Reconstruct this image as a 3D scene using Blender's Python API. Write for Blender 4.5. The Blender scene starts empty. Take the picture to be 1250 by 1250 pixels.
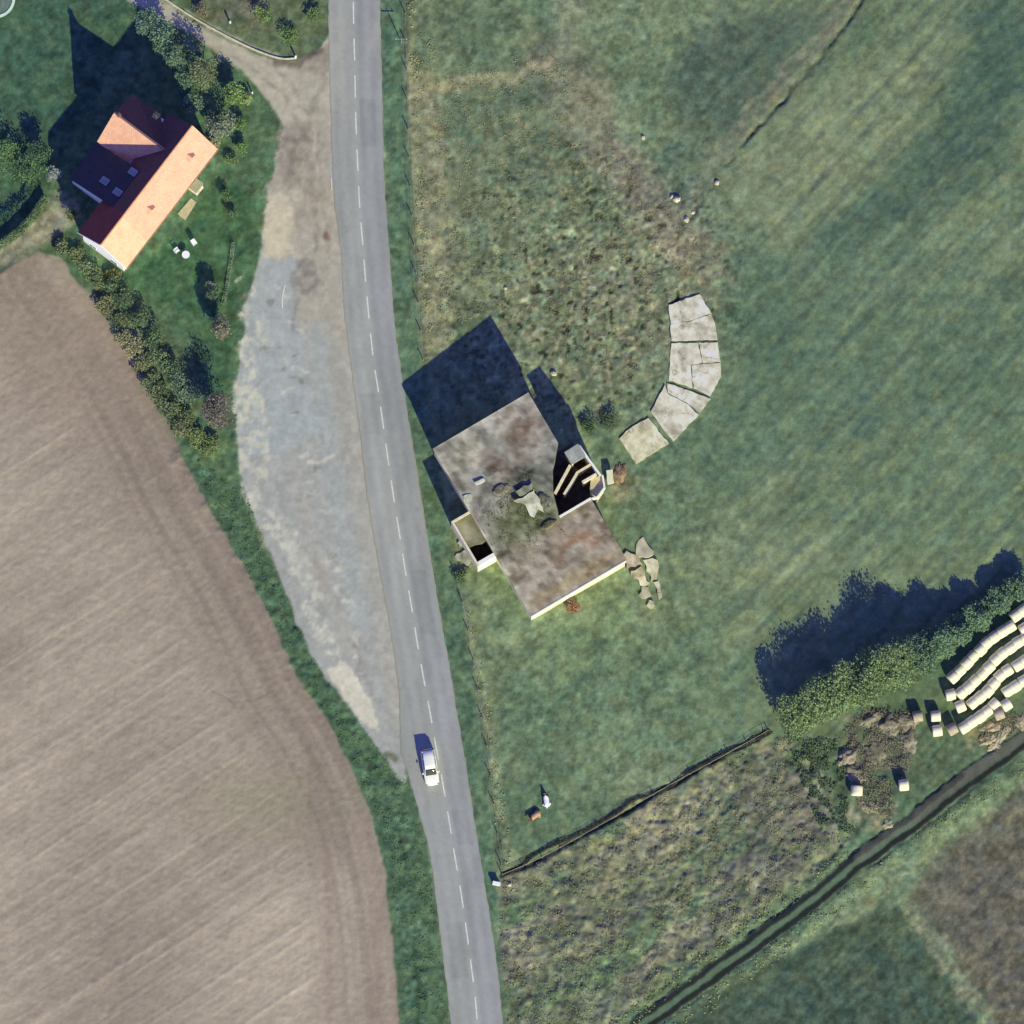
import bpy, bmesh, math, random
import numpy as np
from mathutils import Vector, Matrix

random.seed(7)
RNG = np.random.RandomState(11)
scene = bpy.context.scene
COL = scene.collection

# ------------------------------------------------------------------ camera model
TH = math.radians(8.0); D = 1500.0
CY, CZ = -D*math.sin(TH), D*math.cos(TH)
S_, C_ = math.sin(TH), math.cos(TH)
def W(px, py, z=0.0):
    """ground / height-z point seen at survey coordinate (px, py), 10 units per metre"""
    a = (px-625)/15000.0; b = (625-py)/15000.0
    dx, dy, dz = a, S_+b*C_, -C_+b*S_
    t = (z-CZ)/dz
    return Vector((dx*t, CY+dy*t, z))
def PX(x, y):
    """numpy world (z=0) -> survey coordinates"""
    dy = y-CY; dz = -CZ
    yc = dy*C_+dz*S_; zc = dy*S_-dz*C_
    return 625+x/zc*15000.0, 625-yc/zc*15000.0

cam = bpy.data.cameras.new('camera'); camo = bpy.data.objects.new('camera', cam); COL.objects.link(camo)
camo.location = (0, CY, CZ); camo.rotation_euler = (TH, 0, 0)
cam.sensor_width = 36; cam.lens = 36*D/125.0; cam.clip_start = 10; cam.clip_end = 6000
scene.camera = camo
scene.render.resolution_x = 1024; scene.render.resolution_y = 1024
scene.view_settings.view_transform = 'Standard'; scene.view_settings.look = 'None'
scene.view_settings.exposure = 0; scene.view_settings.gamma = 1

# ------------------------------------------------------------------ light
SUN = Vector((0.402, -0.915, 0.556)).normalized()
EL = math.asin(SUN.z); AZ = math.atan2(SUN.x, SUN.y)
w = bpy.data.worlds.new("World"); scene.world = w; w.use_nodes = True
nt = w.node_tree; bg = nt.nodes['Background']
sky = nt.nodes.new('ShaderNodeTexSky'); sky.sky_type = 'NISHITA'; sky.sun_disc = False
sky.sun_elevation = EL; sky.sun_rotation = AZ
sky.ozone_density = 5.0; sky.air_density = 1.0; sky.dust_density = 0.2
tint = nt.nodes.new('ShaderNodeMix'); tint.data_type = 'RGBA'; tint.blend_type = 'MULTIPLY'; tint.inputs[0].default_value = 1
tint.inputs[7].default_value = (2.15, 1.55, 3.4, 1)      # sky light tinted to turn shadows navy, standing in for haze
nt.links.new(sky.outputs[0], tint.inputs[6]); nt.links.new(tint.outputs[2], bg.inputs[0]); bg.inputs[1].default_value = 0.055
sl = bpy.data.lights.new('sun', 'SUN'); sl.energy = 4.8; sl.angle = math.radians(0.5); sl.color = (0.975, 0.945, 0.555)
so = bpy.data.objects.new('sun', sl); COL.objects.link(so)
so.rotation_euler = (-SUN).to_track_quat('-Z', 'Y').to_euler()

# ------------------------------------------------------------------ colour and noise
GAIN = np.array([0.80, 0.81, 0.965])
def lin(c):
    c = np.asarray(c, float)/255.0
    return np.where(c <= 0.04045, c/12.92, ((c+0.055)/1.055)**2.4)
def alb(c, g=1.0):
    return tuple(np.clip(lin(c)/(GAIN*g), 0.004, 0.93))
_L = RNG.rand(8, 256, 256)
def vnoise(x, y, s=0):
    L = _L[s % 8]; off = (s//8)*37.3
    x = np.asarray(x, float)+off; y = np.asarray(y, float)-off*1.7
    xi = np.floor(x).astype(int); yi = np.floor(y).astype(int)
    fx = x-xi; fy = y-yi
    fx = fx*fx*fx*(fx*(fx*6-15)+10); fy = fy*fy*fy*(fy*(fy*6-15)+10)
    a = L[xi & 255, yi & 255]; b = L[(xi+1) & 255, yi & 255]
    c = L[xi & 255, (yi+1) & 255]; d = L[(xi+1) & 255, (yi+1) & 255]
    return (a*(1-fx)+b*fx)*(1-fy)+(c*(1-fx)+d*fx)*fy
def fbm(x, y, s=0, o=4, g=0.5):
    t = 0; a = 1; n = 0
    for k in range(o):
        ca, sa = math.cos(k*0.9), math.sin(k*0.9)
        t = t+a*vnoise((x*ca-y*sa)*2**k, (x*sa+y*ca)*2**k, s+k*3); n += a; a *= g
    return (t/n-0.5)*2      # about -1..1, usually +-0.5

def poly_sd(px, py, pts):
    n = len(pts); d = np.full(px.shape, 1e9); ins = np.zeros(px.shape, bool)
    for i in range(n):
        x1, y1 = pts[i]; x2, y2 = pts[(i+1) % n]
        ex, ey = x2-x1, y2-y1; L2 = ex*ex+ey*ey+1e-9
        t = np.clip(((px-x1)*ex+(py-y1)*ey)/L2, 0, 1)
        d = np.minimum(d, np.hypot(px-x1-t*ex, py-y1-t*ey))
        if y1 != y2:
            c = ((y1 > py) != (y2 > py)) & (px < (x2-x1)*(py-y1)/(y2-y1)+x1)
            ins ^= c
    return np.where(ins, -d, d)
def line_d(px, py, pts):
    d = np.full(px.shape, 1e9)
    for i in range(len(pts)-1):
        x1, y1 = pts[i]; x2, y2 = pts[i+1]
        ex, ey = x2-x1, y2-y1; L2 = ex*ex+ey*ey+1e-9
        t = np.clip(((px-x1)*ex+(py-y1)*ey)/L2, 0, 1)
        d = np.minimum(d, np.hypot(px-x1-t*ex, py-y1-t*ey))
    return d
def smooth(v): v = np.clip(v, 0, 1); return v*v*(3-2*v)

# ------------------------------------------------------------------ object helpers
def tag(o, label=None, cat=None, group=None, kind=None):
    if label: o['label'] = label
    if cat: o['category'] = cat
    if group: o['group'] = group
    if kind: o['kind'] = kind
    return o
def thing(name, label, cat, loc=(0, 0, 0), rz=0, group=None):
    o = bpy.data.objects.new(name, None); COL.objects.link(o); o.empty_display_size = 0.3
    o.location = loc; o.rotation_euler = (0, 0, rz)
    return tag(o, label, cat, group)
def link(name, me, mat, parent=None):
    o = bpy.data.objects.new(name, me); COL.objects.link(o)
    if mat: me.materials.append(mat)
    if parent: o.parent = parent
    return o
def obj(name, bm, mat, parent=None, smooth_=False):
    me = bpy.data.meshes.new(name)
    bmesh.ops.recalc_face_normals(bm, faces=bm.faces[:])
    bm.to_mesh(me); bm.free()
    if smooth_:
        for p in me.polygons: p.use_smooth = True
    return link(name, me, mat, parent)
def box(bm, x0, x1, y0, y1, z0, z1, M=None):
    vs = [bm.verts.new((x, y, z)) for z in (z0, z1) for x, y in ((x0, y0), (x1, y0), (x1, y1), (x0, y1))]
    for f in ((3, 2, 1, 0), (4, 5, 6, 7), (0, 1, 5, 4), (1, 2, 6, 5), (2, 3, 7, 6), (3, 0, 4, 7)):
        bm.faces.new([vs[i] for i in f])
    if M is not None:
        for v in vs: v.co = M @ v.co
    return vs
def prism(bm, pts, zb, zt):
    """pts list of (x,y); zb, zt numbers or functions"""
    fb = zb if callable(zb) else (lambda x, y: zb); ft = zt if callable(zt) else (lambda x, y: zt)
    b = [bm.verts.new((x, y, fb(x, y))) for x, y in pts]; t = [bm.verts.new((x, y, ft(x, y))) for x, y in pts]
    bm.faces.new(b[::-1]); bm.faces.new(t)
    n = len(pts)
    for i in range(n): bm.faces.new((b[i], b[(i+1) % n], t[(i+1) % n], t[i]))
def hull_faces(bm, vs, faces):
    v = [bm.verts.new(p) for p in vs]
    for f in faces: bm.faces.new([v[i] for i in f])
def cyl(bm, p0, p1, r0, r1, n=8, caps=True):
    p0 = Vector(p0); p1 = Vector(p1); d = (p1-p0).normalized()
    q = d.to_track_quat('Z', 'Y')
    a = []; b = []
    for i in range(n):
        t = 2*math.pi*i/n; v = q @ Vector((math.cos(t), math.sin(t), 0))
        a.append(bm.verts.new(p0+v*r0)); b.append(bm.verts.new(p1+v*r1))
    for i in range(n): bm.faces.new((a[i], a[(i+1) % n], b[(i+1) % n], b[i]))
    if caps: bm.faces.new(a[::-1]); bm.faces.new(b)
def ordn(k):
    return ['first', 'second', 'third', 'fourth', 'fifth', 'sixth', 'seventh', 'eighth', 'ninth', 'tenth', 'eleventh',
            'twelfth', 'thirteenth', 'fourteenth', 'fifteenth', 'sixteenth', 'seventeenth', 'eighteenth', 'nineteenth',
            'twentieth', 'twenty-first', 'twenty-second', 'twenty-third', 'twenty-fourth'][k]

# ------------------------------------------------------------------ materials
def new_mat(name):
    m = bpy.data.materials.new(name); m.use_nodes = True
    return m, m.node_tree, m.node_tree.nodes['Principled BSDF']
def mat_painted(name, fine=7.0, amt=0.22, rough=1.0, bump=0.25, bs=9.0, spec=0.0):
    m, t, b = new_mat(name); N = t.nodes.new; K = t.links.new
    at = N('ShaderNodeAttribute'); at.attribute_name = 'col'
    tc = N('ShaderNodeTexCoord')
    no = N('ShaderNodeTexNoise'); no.inputs['Scale'].default_value = fine; no.inputs['Detail'].default_value = 4
    no.inputs['Roughness'].default_value = 0.6
    K(tc.outputs['Object'], no.inputs['Vector'])
    mr = N('ShaderNodeMapRange'); mr.inputs[1].default_value = 0.25; mr.inputs[2].default_value = 0.75
    mr.inputs[3].default_value = 1-amt; mr.inputs[4].default_value = 1+amt
    K(no.outputs['Fac'], mr.inputs[0])
    mx = N('ShaderNodeMix'); mx.data_type = 'RGBA'; mx.blend_type = 'MULTIPLY'; mx.inputs[0].default_value = 1
    K(at.outputs['Color'], mx.inputs[6]); K(mr.outputs[0], mx.inputs[7]); K(mx.outputs[2], b.inputs['Base Color'])
    n2 = N('ShaderNodeTexNoise'); n2.inputs['Scale'].default_value = bs; n2.inputs['Detail'].default_value = 3
    K(tc.outputs['Object'], n2.inputs['Vector'])
    bp = N('ShaderNodeBump'); bp.inputs['Strength'].default_value = bump; bp.inputs['Distance'].default_value = 0.05
    K(n2.outputs['Fac'], bp.inputs['Height']); K(bp.outputs[0], b.inputs['Normal'])
    b.inputs['Roughness'].default_value = rough; b.inputs['Specular IOR Level'].default_value = spec
    return m
def mat_noise(name, c1, c2, scale=3.0, rough=0.9, bump=0.3, g=1.0, spec=0.1, detail=5, metal=0.0, stretch=None):
    m, t, b = new_mat(name); N = t.nodes.new; K = t.links.new
    tc = N('ShaderNodeTexCoord'); no = N('ShaderNodeTexNoise')
    no.inputs['Scale'].default_value = scale; no.inputs['Detail'].default_value = detail
    vec = tc.outputs['Object']
    if stretch:
        mp = N('ShaderNodeMapping'); mp.inputs['Scale'].default_value = stretch
        K(vec, mp.inputs[0]); vec = mp.outputs[0]
    K(vec, no.inputs['Vector'])
    cr = N('ShaderNodeValToRGB'); cr.color_ramp.elements[0].position = 0.35; cr.color_ramp.elements[1].position = 0.65
    cr.color_ramp.elements[0].color = (*alb(c1, g), 1); cr.color_ramp.elements[1].color = (*alb(c2, g), 1)
    K(no.outputs['Fac'], cr.inputs[0]); K(cr.outputs[0], b.inputs['Base Color'])
    bp = N('ShaderNodeBump'); bp.inputs['Strength'].default_value = bump; bp.inputs['Distance'].default_value = 0.03
    K(no.outputs['Fac'], bp.inputs['Height']); K(bp.outputs[0], b.inputs['Normal'])
    b.inputs['Roughness'].default_value = rough; b.inputs['Specular IOR Level'].default_value = spec
    b.inputs['Metallic'].default_value = metal
    return m
def mat_tiles(name, base, dark, g=1.0):
    """pantile roof: courses run along local x"""
    m, t, b = new_mat(name); N = t.nodes.new; K = t.links.new
    tc = N('ShaderNodeTexCoord')
    br = N('ShaderNodeTexBrick'); br.inputs['Scale'].default_value = 1.0
    br.inputs['Brick Width'].default_value = 0.30; br.inputs['Row Height'].default_value = 0.34
    br.inputs['Mortar Size'].default_value = 0.02; br.inputs['Bias'].default_value = -0.2
    br.inputs['Color1'].default_value = (*alb(base, g), 1)
    br.inputs['Color2'].default_value = (*[v*0.86 for v in alb(base, g)], 1)
    br.inputs['Mortar'].default_value = (*alb(dark, g), 1)
    uv = N('ShaderNodeAttribute'); uv.attribute_name = 'tile'
    K(uv.outputs['Vector'], br.inputs['Vector'])
    no = N('ShaderNodeTexNoise'); no.inputs['Scale'].default_value = 0.9; no.inputs['Detail'].default_value = 5
    K(tc.outputs['Object'], no.inputs['Vector'])
    mr = N('ShaderNodeMapRange'); mr.inputs[1].default_value = 0.3; mr.inputs[2].default_value = 0.7
    mr.inputs[3].default_value = 0.9; mr.inputs[4].default_value = 1.06; K(no.outputs['Fac'], mr.inputs[0])
    mx = N('ShaderNodeMix'); mx.data_type = 'RGBA'; mx.blend_type = 'MULTIPLY'; mx.inputs[0].default_value = 1
    K(br.outputs['Color'], mx.inputs[6]); K(mr.outputs[0], mx.inputs[7]); K(mx.outputs[2], b.inputs['Base Color'])
    bp = N('ShaderNodeBump'); bp.inputs['Strength'].default_value = 0.4; bp.inputs['Distance'].default_value = 0.03
    bp.invert = True
    K(br.outputs['Fac'], bp.inputs['Height']); K(bp.outputs[0], b.inputs['Normal'])
    b.inputs['Roughness'].default_value = 0.85; b.inputs['Specular IOR Level'].default_value = 0.1
    return m
def mat_leaf(name):
    m, t, b = new_mat(name); N = t.nodes.new; K = t.links.new
    at = N('ShaderNodeAttribute'); at.attribute_name = 'col'
    g = N('ShaderNodeMix'); g.data_type = 'RGBA'; g.blend_type = 'MULTIPLY'; g.inputs[0].default_value = 1; g.inputs[7].default_value = (1.62, 1.55, 1.55, 1)
    K(at.outputs['Color'], g.inputs[6]); K(g.outputs[2], b.inputs['Base Color'])
    tr = N('ShaderNodeBsdfTranslucent'); K(g.outputs[2], tr.inputs['Color']); ms = N('ShaderNodeMixShader'); ms.inputs[0].default_value = .3
    K(b.outputs[0], ms.inputs[1]); K(tr.outputs[0], ms.inputs[2]); K(ms.outputs[0], t.nodes['Material Output'].inputs[0])
    b.inputs['Roughness'].default_value = 0.9; b.inputs['Specular IOR Level'].default_value = 0.05
    return m
M_ground = mat_painted('ground_cover', 5.0, 0.20)
M_field = mat_painted('tilled_soil', 4.0, 0.10, bump=0.2)
M_pave = mat_painted('worn_asphalt', 9.0, 0.06, bump=0.1)
M_conc = mat_painted('weathered_concrete', 5.0, 0.10, bump=0.4)
M_leaf = mat_leaf('leaves')
M_bark = mat_noise('bark', (62, 58, 46), (88, 84, 66), 8)
M_wall = mat_noise('white_render', (240, 238, 230), (250, 248, 244), 1.5, g=.85)
M_conc2 = mat_noise('pale_concrete_wall', (186, 180, 160), (214, 208, 190), 1.2)
M_paint = mat_noise('line_paint', (190, 193, 192), (212, 214, 212), 4)
M_tile = mat_tiles('orange_roof_tiles', (236, 178, 160), (206, 142, 122))
M_tile2 = mat_tiles('lighter_orange_roof_tiles', (238, 188, 164), (210, 152, 130))
M_glass = mat_noise('dark_glass', (40, 48, 58), (50, 60, 72), 0.5, rough=0.1, bump=0, spec=0.5)
M_sky_glass = mat_noise('skylight_glass', (120, 132, 150), (140, 150, 165), 0.5, rough=0.3, bump=0, spec=0.3)
M_wood = mat_noise('grey_weathered_wood', (120, 112, 98), (150, 142, 126), 4, stretch=(1, 12, 1))
M_white = mat_noise('white_plastic', (236, 238, 236), (246, 247, 245), 3, rough=0.5, bump=0.02)
M_dark = mat_noise('dark_rubber', (42, 42, 44), (56, 56, 58), 6, rough=0.8)
M_metal = mat_noise('galvanised_metal', (150, 154, 156), (175, 178, 180), 8, rough=0.5, metal=0.5)

def set_col(me, cols):
    a = me.attributes.new('col', 'FLOAT_COLOR', 'POINT')
    c = np.ones((len(me.vertices), 4), np.float32); c[:, :3] = cols
    a.data.foreach_set('color', c.ravel())

# ------------------------------------------------------------------ survey lines
CL = [(431, -130), (431.3, 0), (433, 80), (434.5, 150), (437, 209), (439.2, 255), (443, 300), (446.5, 345), (451, 394), (456, 440), (461, 472),
      (467, 514), (474, 563), (480.5, 607), (488, 654), (495, 698), (503, 745), (510.6, 792), (518, 833), (525, 870), (531, 905), (538.5, 945),
      (546, 988), (553, 1032), (560.5, 1076), (566.5, 1115), (575.5, 1181), (582, 1240), (593, 1390)]
RE = [(463.5, -130), (464, 0), (466.5, 100), (468.5, 200), (472, 260), (477, 330), (482, 396), (488.6, 445), (494, 480), (501, 525), (508, 566), (519, 636), (532, 717),
      (541, 770), (550, 820), (558, 870), (568, 928), (580, 1006), (592, 1080), (598, 1118), (607, 1180), (613, 1240), (625, 1390)]
LE = [(400, -130), (400.6, 0), (402, 90), (404, 150), (405.5, 200), (409, 255), (416, 308), (420.5, 384), (430, 460), (439, 529), (449, 613), (462, 690),
      (478, 779), (487, 850), (489, 915), (498, 945), (508, 980), (524, 1040), (533.5, 1110), (542, 1180), (549, 1240), (562, 1390)]
LAYBY = [(404, 60), (392, 62), (372, 95), (352, 140), (346, 165), (336, 200), (327, 250), (322, 290), (314, 320), (301, 380), (292, 440), (288, 500),
         (291, 560), (302, 610), (318, 650), (335, 690), (350, 730), (372, 780), (395, 825), (420, 858), (445, 890), (462, 916), (474, 934), (484, 948), (495, 955),
         (500, 900), (500, 780), (470, 600), (440, 400), (430, 260), (415, 100)]
TRACK = [(100, -60), (155, 0), (195, 22), (240, 45), (300, 90), (330, 125), (348, 155), (380, 170), (404, 150), (404, 40), (396, 52), (385, 64),
         (365, 73), (340, 75), (300, 60), (240, 30), (197, 0), (150, -60)]
FIELD = [(-150, 400), (0, 333), (45, 306), (75, 318), (108, 360), (138, 400), (165, 442), (190, 490), (212, 530), (238, 590), (268, 640), (300, 695),
         (330, 755), (360, 822), (400, 880), (430, 942), (454, 1000), (470, 1070), (480, 1150), (488, 1250), (495, 1400), (-150, 1400)]
FARM = [(700, 1320), (780, 1254), (850, 1203), (920, 1152), (985, 1105), (1050, 1050), (1115, 1003), (1180, 953), (1250, 903), (1320, 855)]
FENCE_N = [(494, -20), (496, 60), (498, 140), (501, 220), (505, 290), (511, 370), (517, 440)]
FENCE_S = [(556, 700), (567, 745), (577, 800), (585, 850), (593, 900), (601, 960), (608, 1020), (613, 1068)]
FENCE_D = [(613, 1068), (655, 1050), (700, 1026), (760, 992), (815, 960), (870, 930), (938, 892)]
DITCH = [(833, 278), (860, 240), (885, 205), (915, 165), (960, 115), (1000, 70), (1040, 20), (1075, -40)]

# ------------------------------------------------------------------ the ground grid
STEP = 0.2; HALF = 76.0
n = int(2*HALF/STEP)+1
gx = np.linspace(-HALF, HALF, n); X, Y = np.meshgrid(gx, gx, indexing='ij')
X = X.ravel(); Y = Y.ravel()
GX, GY = PX(X, Y)
H = np.zeros(X.shape)
wx = fbm(X*0.45, Y*0.45, 1)*7+fbm(X*1.9, Y*1.9, 2)*2.5
wy = fbm(X*0.45+40, Y*0.45, 3)*7+fbm(X*1.9, Y*1.9+40, 4)*2.5
def rng_mask(pts, pad):
    xs = [p[0] for p in pts]; ys = [p[1] for p in pts]
    return np.nonzero((GX > min(xs)-pad) & (GX < max(xs)+pad) & (GY > min(ys)-pad) & (GY < max(ys)+pad))[0]
col = np.zeros((X.size, 3)); col[:] = (107, 127, 97)
# broad tone of the pastures: green, with yellower and browner drifts
t1 = fbm(X*0.06, Y*0.06, 5, 4); t2 = fbm(X*0.25, Y*0.25, 6, 4)
col += t1[:, None]*np.array([20, 14, 10])+t2[:, None]*np.array([15, 13, 12])
# diagonal mowing drift, lower-left to upper-right
ca, sa = math.cos(math.radians(47)), math.sin(math.radians(47))
al = X*ca+Y*sa; ac = -X*sa+Y*ca
t3 = fbm(al*0.06, ac*0.7, 7, 4)
right = smooth((GX-780)/200)
col += (t3*right)[:, None]*np.array([17, 14, 11])

def blend(ix, m, c):
    col[ix] = col[ix]*(1-m[:, None])+np.asarray(c, float)*m[:, None]
def area(pts, c, f=6, warp=1.0, a=1.0, speck=0.0, s=10):
    ix = rng_mask(pts, 40); d = poly_sd(GX[ix]+wx[ix]*warp, GY[ix]+wy[ix]*warp, pts)
    m = smooth(0.5-d/f)*a
    if speck: m = m*smooth(0.5+speck*fbm(X[ix]*1.1, Y[ix]*1.1, s, 4)+(1-speck)*0.5)
    blend(ix, m, c); return ix, m
def stroke(pts, c, w, f=5, warp=1.0, a=1.0, speck=0.0, s=12):
    ix = rng_mask(pts, 40+w); d = line_d(GX[ix]+wx[ix]*warp, GY[ix]+wy[ix]*warp, pts)
    m = smooth(0.5-(d-w/2)/f)*a
    if speck: m = m*np.clip(0.5+speck*2*fbm(X[ix]*1.3, Y[ix]*1.3, s, 4), 0, 1)
    if c is not None: blend(ix, m, c)
    return ix, m
def spot(x, y, r, c, f=20, a=1.0, speck=0.0, ry=None, ang=0, s=14):
    ry = ry or r; R = max(r, ry)*2+f+20
    ix = np.nonzero((abs(GX-x) < R) & (abs(GY-y) < R))[0]
    dx = GX[ix]+wx[ix]*1.6-x; dy = GY[ix]+wy[ix]*1.6-y; q = math.radians(ang)
    u = dx*math.cos(q)+dy*math.sin(q); v = -dx*math.sin(q)+dy*math.cos(q)
    d = (np.hypot(u/r, v/ry)-1)*min(r, ry)
    m = smooth(0.5-d/f)*a
    if speck: m = m*np.clip(0.5+speck*2*fbm(X[ix]*1.2, Y[ix]*1.2, s, 4), 0, 1)
    blend(ix, m, c)
    return ix, m

# --- pastures east of the road
spot(620, 300, 130, (104, 118, 90), 90, .6, .5, 170)
spot(620, 160, 70, (88, 112, 90), 50, .7, 0, 50)
spot(590, 40, 80, (96, 116, 88), 40, .7, 0, 40)
spot(890, 100, 70, (84, 104, 88), 50, .95, 0, 75, 35)
spot(970, 60, 75, (86, 106, 90), 40, .8, 0, 30, -40)
spot(1120, 210, 130, (78, 104, 86), 40, .75, 0, 38, -47)
spot(1200, 90, 60, (78, 104, 86), 50, .8, 0, 110, 10)
spot(1000, 180, 160, (116, 130, 102), 80, .85, .3, 60, -42)
spot(1080, 120, 110, (112, 128, 100), 60, .7, .5, 30, -45)
spot(1060, 560, 80, (84, 110, 88), 60, .6, .3)
spot(1080, 400, 200, (90, 116, 94), 90, .55, 0, 120)
spot(1010, 190, 120, (124, 138, 104), 90, .8, 0, 45, -45)
spot(1110, 90, 90, (118, 134, 102), 70, .7, 0, 36, -48)
spot(1215, 60, 26, (74, 102, 86), 50, .75, 0, 120, 5); spot(1165, 200, 90, (78, 104, 88), 44, .75, 0, 28, -50); spot(1040, 285, 70, (82, 108, 90), 44, .6, 0, 26, -35)
spot(830, 210, 45, (84, 106, 90), 40, .7, 0, 40, -40); spot(920, 60, 70, (82, 102, 86), 30, .7, 0, 40, -30)
for q, (ox, oy, ln) in enumerate([(60, 40, 1), (100, 70, 1), (150, 110, 1), (215, 150, 1), (-40, -26, 1), (290, 210, 0), (360, 250, 0)]):
    L_ = [(880+ox+(i*24), 240+oy-(i*26)) for i in range(9)]
    stroke(L_, (128, 140, 112), 4, 7, 1.3, .6, .8, s=50+q); stroke([(a+6, b+4) for a, b in L_], (80, 100, 82), 3, 6, 1.3, .5, .8, s=60+q)
spot(960, 500, 110, (96, 122, 98), 60, .6, 0, 60, -40); spot(1150, 600, 120, (100, 126, 98), 70, .6, 0, 60, -25)
spot(1050, 505, 26, (80, 104, 92), 26, .6, .3, 26)
spot(930, 380, 36, (84, 112, 90), 40, .7, 0, 110, -20)
spot(780, 850, 150, (92, 120, 92), 70, .6, 0, 90)
spot(860, 560, 130, (88, 116, 92), 60, .5, 0, 60, -30)
spot(690, 980, 80, (96, 122, 92), 40, .6, 0, 40, -30)
stroke([(516, 100), (527, 220), (532, 320), (532, 420)], (146, 144, 112), 36, 14, 1, 1, .75)
stroke([(516, 100), (527, 220), (532, 320), (532, 420)], (136, 136, 106), 40, 14, 1.3, .5)
stroke([(510, 118), (560, 103), (620, 98), (668, 76)], (158, 154, 118), 20, 12, 1.2, .9, .3)
stroke([(516, 110), (560, 100), (620, 96), (672, 72)], (152, 150, 114), 13, 12, 1.2, .75)
stroke([(522, 120), (530, 230), (534, 330)], (142, 142, 110), 12, 12, 1.2, .6)
stroke([(668, 70), (700, 120), (745, 190), (790, 245), (845, 300)], (134, 126, 110), 60, 26, 1.4, 1, .15)
stroke([(745, 190), (790, 245), (830, 300)], (126, 114, 104), 36, 24, 1.4, .8, .2)
stroke([(690, 0), (705, 60), (735, 130)], (130, 126, 106), 34, 26, 1.2, .8, .25)
spot(800, 330, 90, (126, 124, 102), 50, .85, .6, 75)
spot(720, 400, 110, (124, 126, 100), 70, .9, .7, 90)
spot(620, 250, 90, (118, 124, 96), 70, .7, .7, 150)
spot(850, 330, 24, (122, 118, 88), 20, .6, .6)
stroke([(500, -40), (502, 100), (510, 250), (520, 400), (522, 440)], (140, 143, 110), 11, 6, .5, .8, .8)
# verge on the east side of the road
VERGE_E = RE+[(628, 1390), (618, 1250), (612, 1150), (604, 1060), (596, 990), (588, 900), (575, 810), (562, 730), (548, 650), (520, 480), (508, 380), (501, 250), (496, 120), (492, 0), (492, -130)]
vx, vm = area(VERGE_E, (86, 115, 90), 5, .35)
stroke([(480, 0), (484, 150), (492, 330)], (84, 120, 92), 8, 8, .7, .5)
stroke(FENCE_N, (66, 76, 62), 3.2, 3, .3, .8, .3)
stroke(FENCE_S, (62, 74, 58), 3.2, 3, .3, .8, .3)
stroke([(570, 745), (582, 800), (592, 860), (598, 900), (607, 960), (614, 1010), (622, 1050)], (142, 150, 116), 11, 6, .6, .85, .9)
# round the concrete ruin
spot(762, 590, 20, (150, 130, 108), 22, .7, .4)
spot(735, 520, 22, (70, 90, 78), 20, .7, .3)
stroke([(560, 700), (575, 690), (605, 690)], (120, 130, 95), 14, 12, 1, .7)
# scrub south of the diagonal fence
SCRUB = [(613, 1072), (700, 1032), (815, 966), (938, 897), (985, 905), (1010, 960), (1020, 1010), (1050, 1035), (980, 1095), (850, 1190), (770, 1245), (700, 1300), (625, 1300), (610, 1150)]
area(SCRUB, (103, 113, 88), 10, 1)
area(SCRUB, (148, 147, 118), 10, 1, .85, 1.0, 20)
area(SCRUB, (84, 104, 84), 10, 1, .8, 1.0, 29)
ix = rng_mask(SCRUB, 20); d_ = poly_sd(GX[ix]+wx[ix], GY[ix]+wy[ix], SCRUB); mk = smooth(.5-d_/10)
q1 = fbm(al[ix]*.16, ac[ix]*.32, 41, 4, .6); q2 = fbm(al[ix]*.2+7, ac[ix]*.4, 44, 4, .6)
blend(ix, mk*smooth((q1-.02)/.25)*.75, (92, 120, 90)); blend(ix, mk*smooth((-q1-.12)/.2)*.7, (106, 106, 102)); blend(ix, mk*smooth((q2-.1)/.2)*.7, (150, 148, 122))
for q in range(150):
    sx = RNG.uniform(630, 1010); sy = RNG.uniform(920, 1230)
    if poly_sd(np.array([sx]), np.array([sy]), SCRUB)[0] < -8: spot(sx, sy, RNG.uniform(3, 9), [(166, 166, 138), (150, 150, 120), (96, 92, 86), (72, 88, 72), (138, 134, 116)][q % 5], 5, .6, .2, RNG.uniform(2, 5), -35)
spot(950, 990, 60, (108, 105, 98), 30, .8, .5, 45)
spot(760, 1110, 90, (116, 124, 88), 50, .5, .6, 40, -30)
spot(700, 1140, 80, (110, 110, 96), 40, .7, .7, 25, -20)
stroke([(640, 1080), (700, 1045), (820, 985), (930, 910)], (140, 142, 104), 16, 14, 1.4, .75, .7)
spot(690, 1220, 80, (86, 112, 86), 30, .7, .3, 30, -15)
stroke([(640, 1090), (632, 1095), (618, 1085)], (150, 150, 118), 16, 10, 1, .9, .3)
spot(985, 920, 40, (84, 104, 80), 24, .6, .4, 25, 20)
# farm track with its green margins
stroke([(p[0]-13, p[1]-15) for p in FARM], (112, 134, 100), 7, 6, .8, .8, .3)
stroke([(p[0]-24, p[1]-24) for p in FARM], (124, 136, 96), 14, 12, 1, .8, .4)
stroke([(p[0]+2, p[1]-4) for p in FARM], (86, 112, 86), 46, 12, .6, .8)
stroke([(p[0]+22, p[1]+26) for p in FARM], (126, 150, 110), 22, 10, 1, .95, .2)
stroke([(p[0]+32, p[1]+34) for p in FARM], (140, 150, 110), 9, 8, 1, .8, .9)
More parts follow.
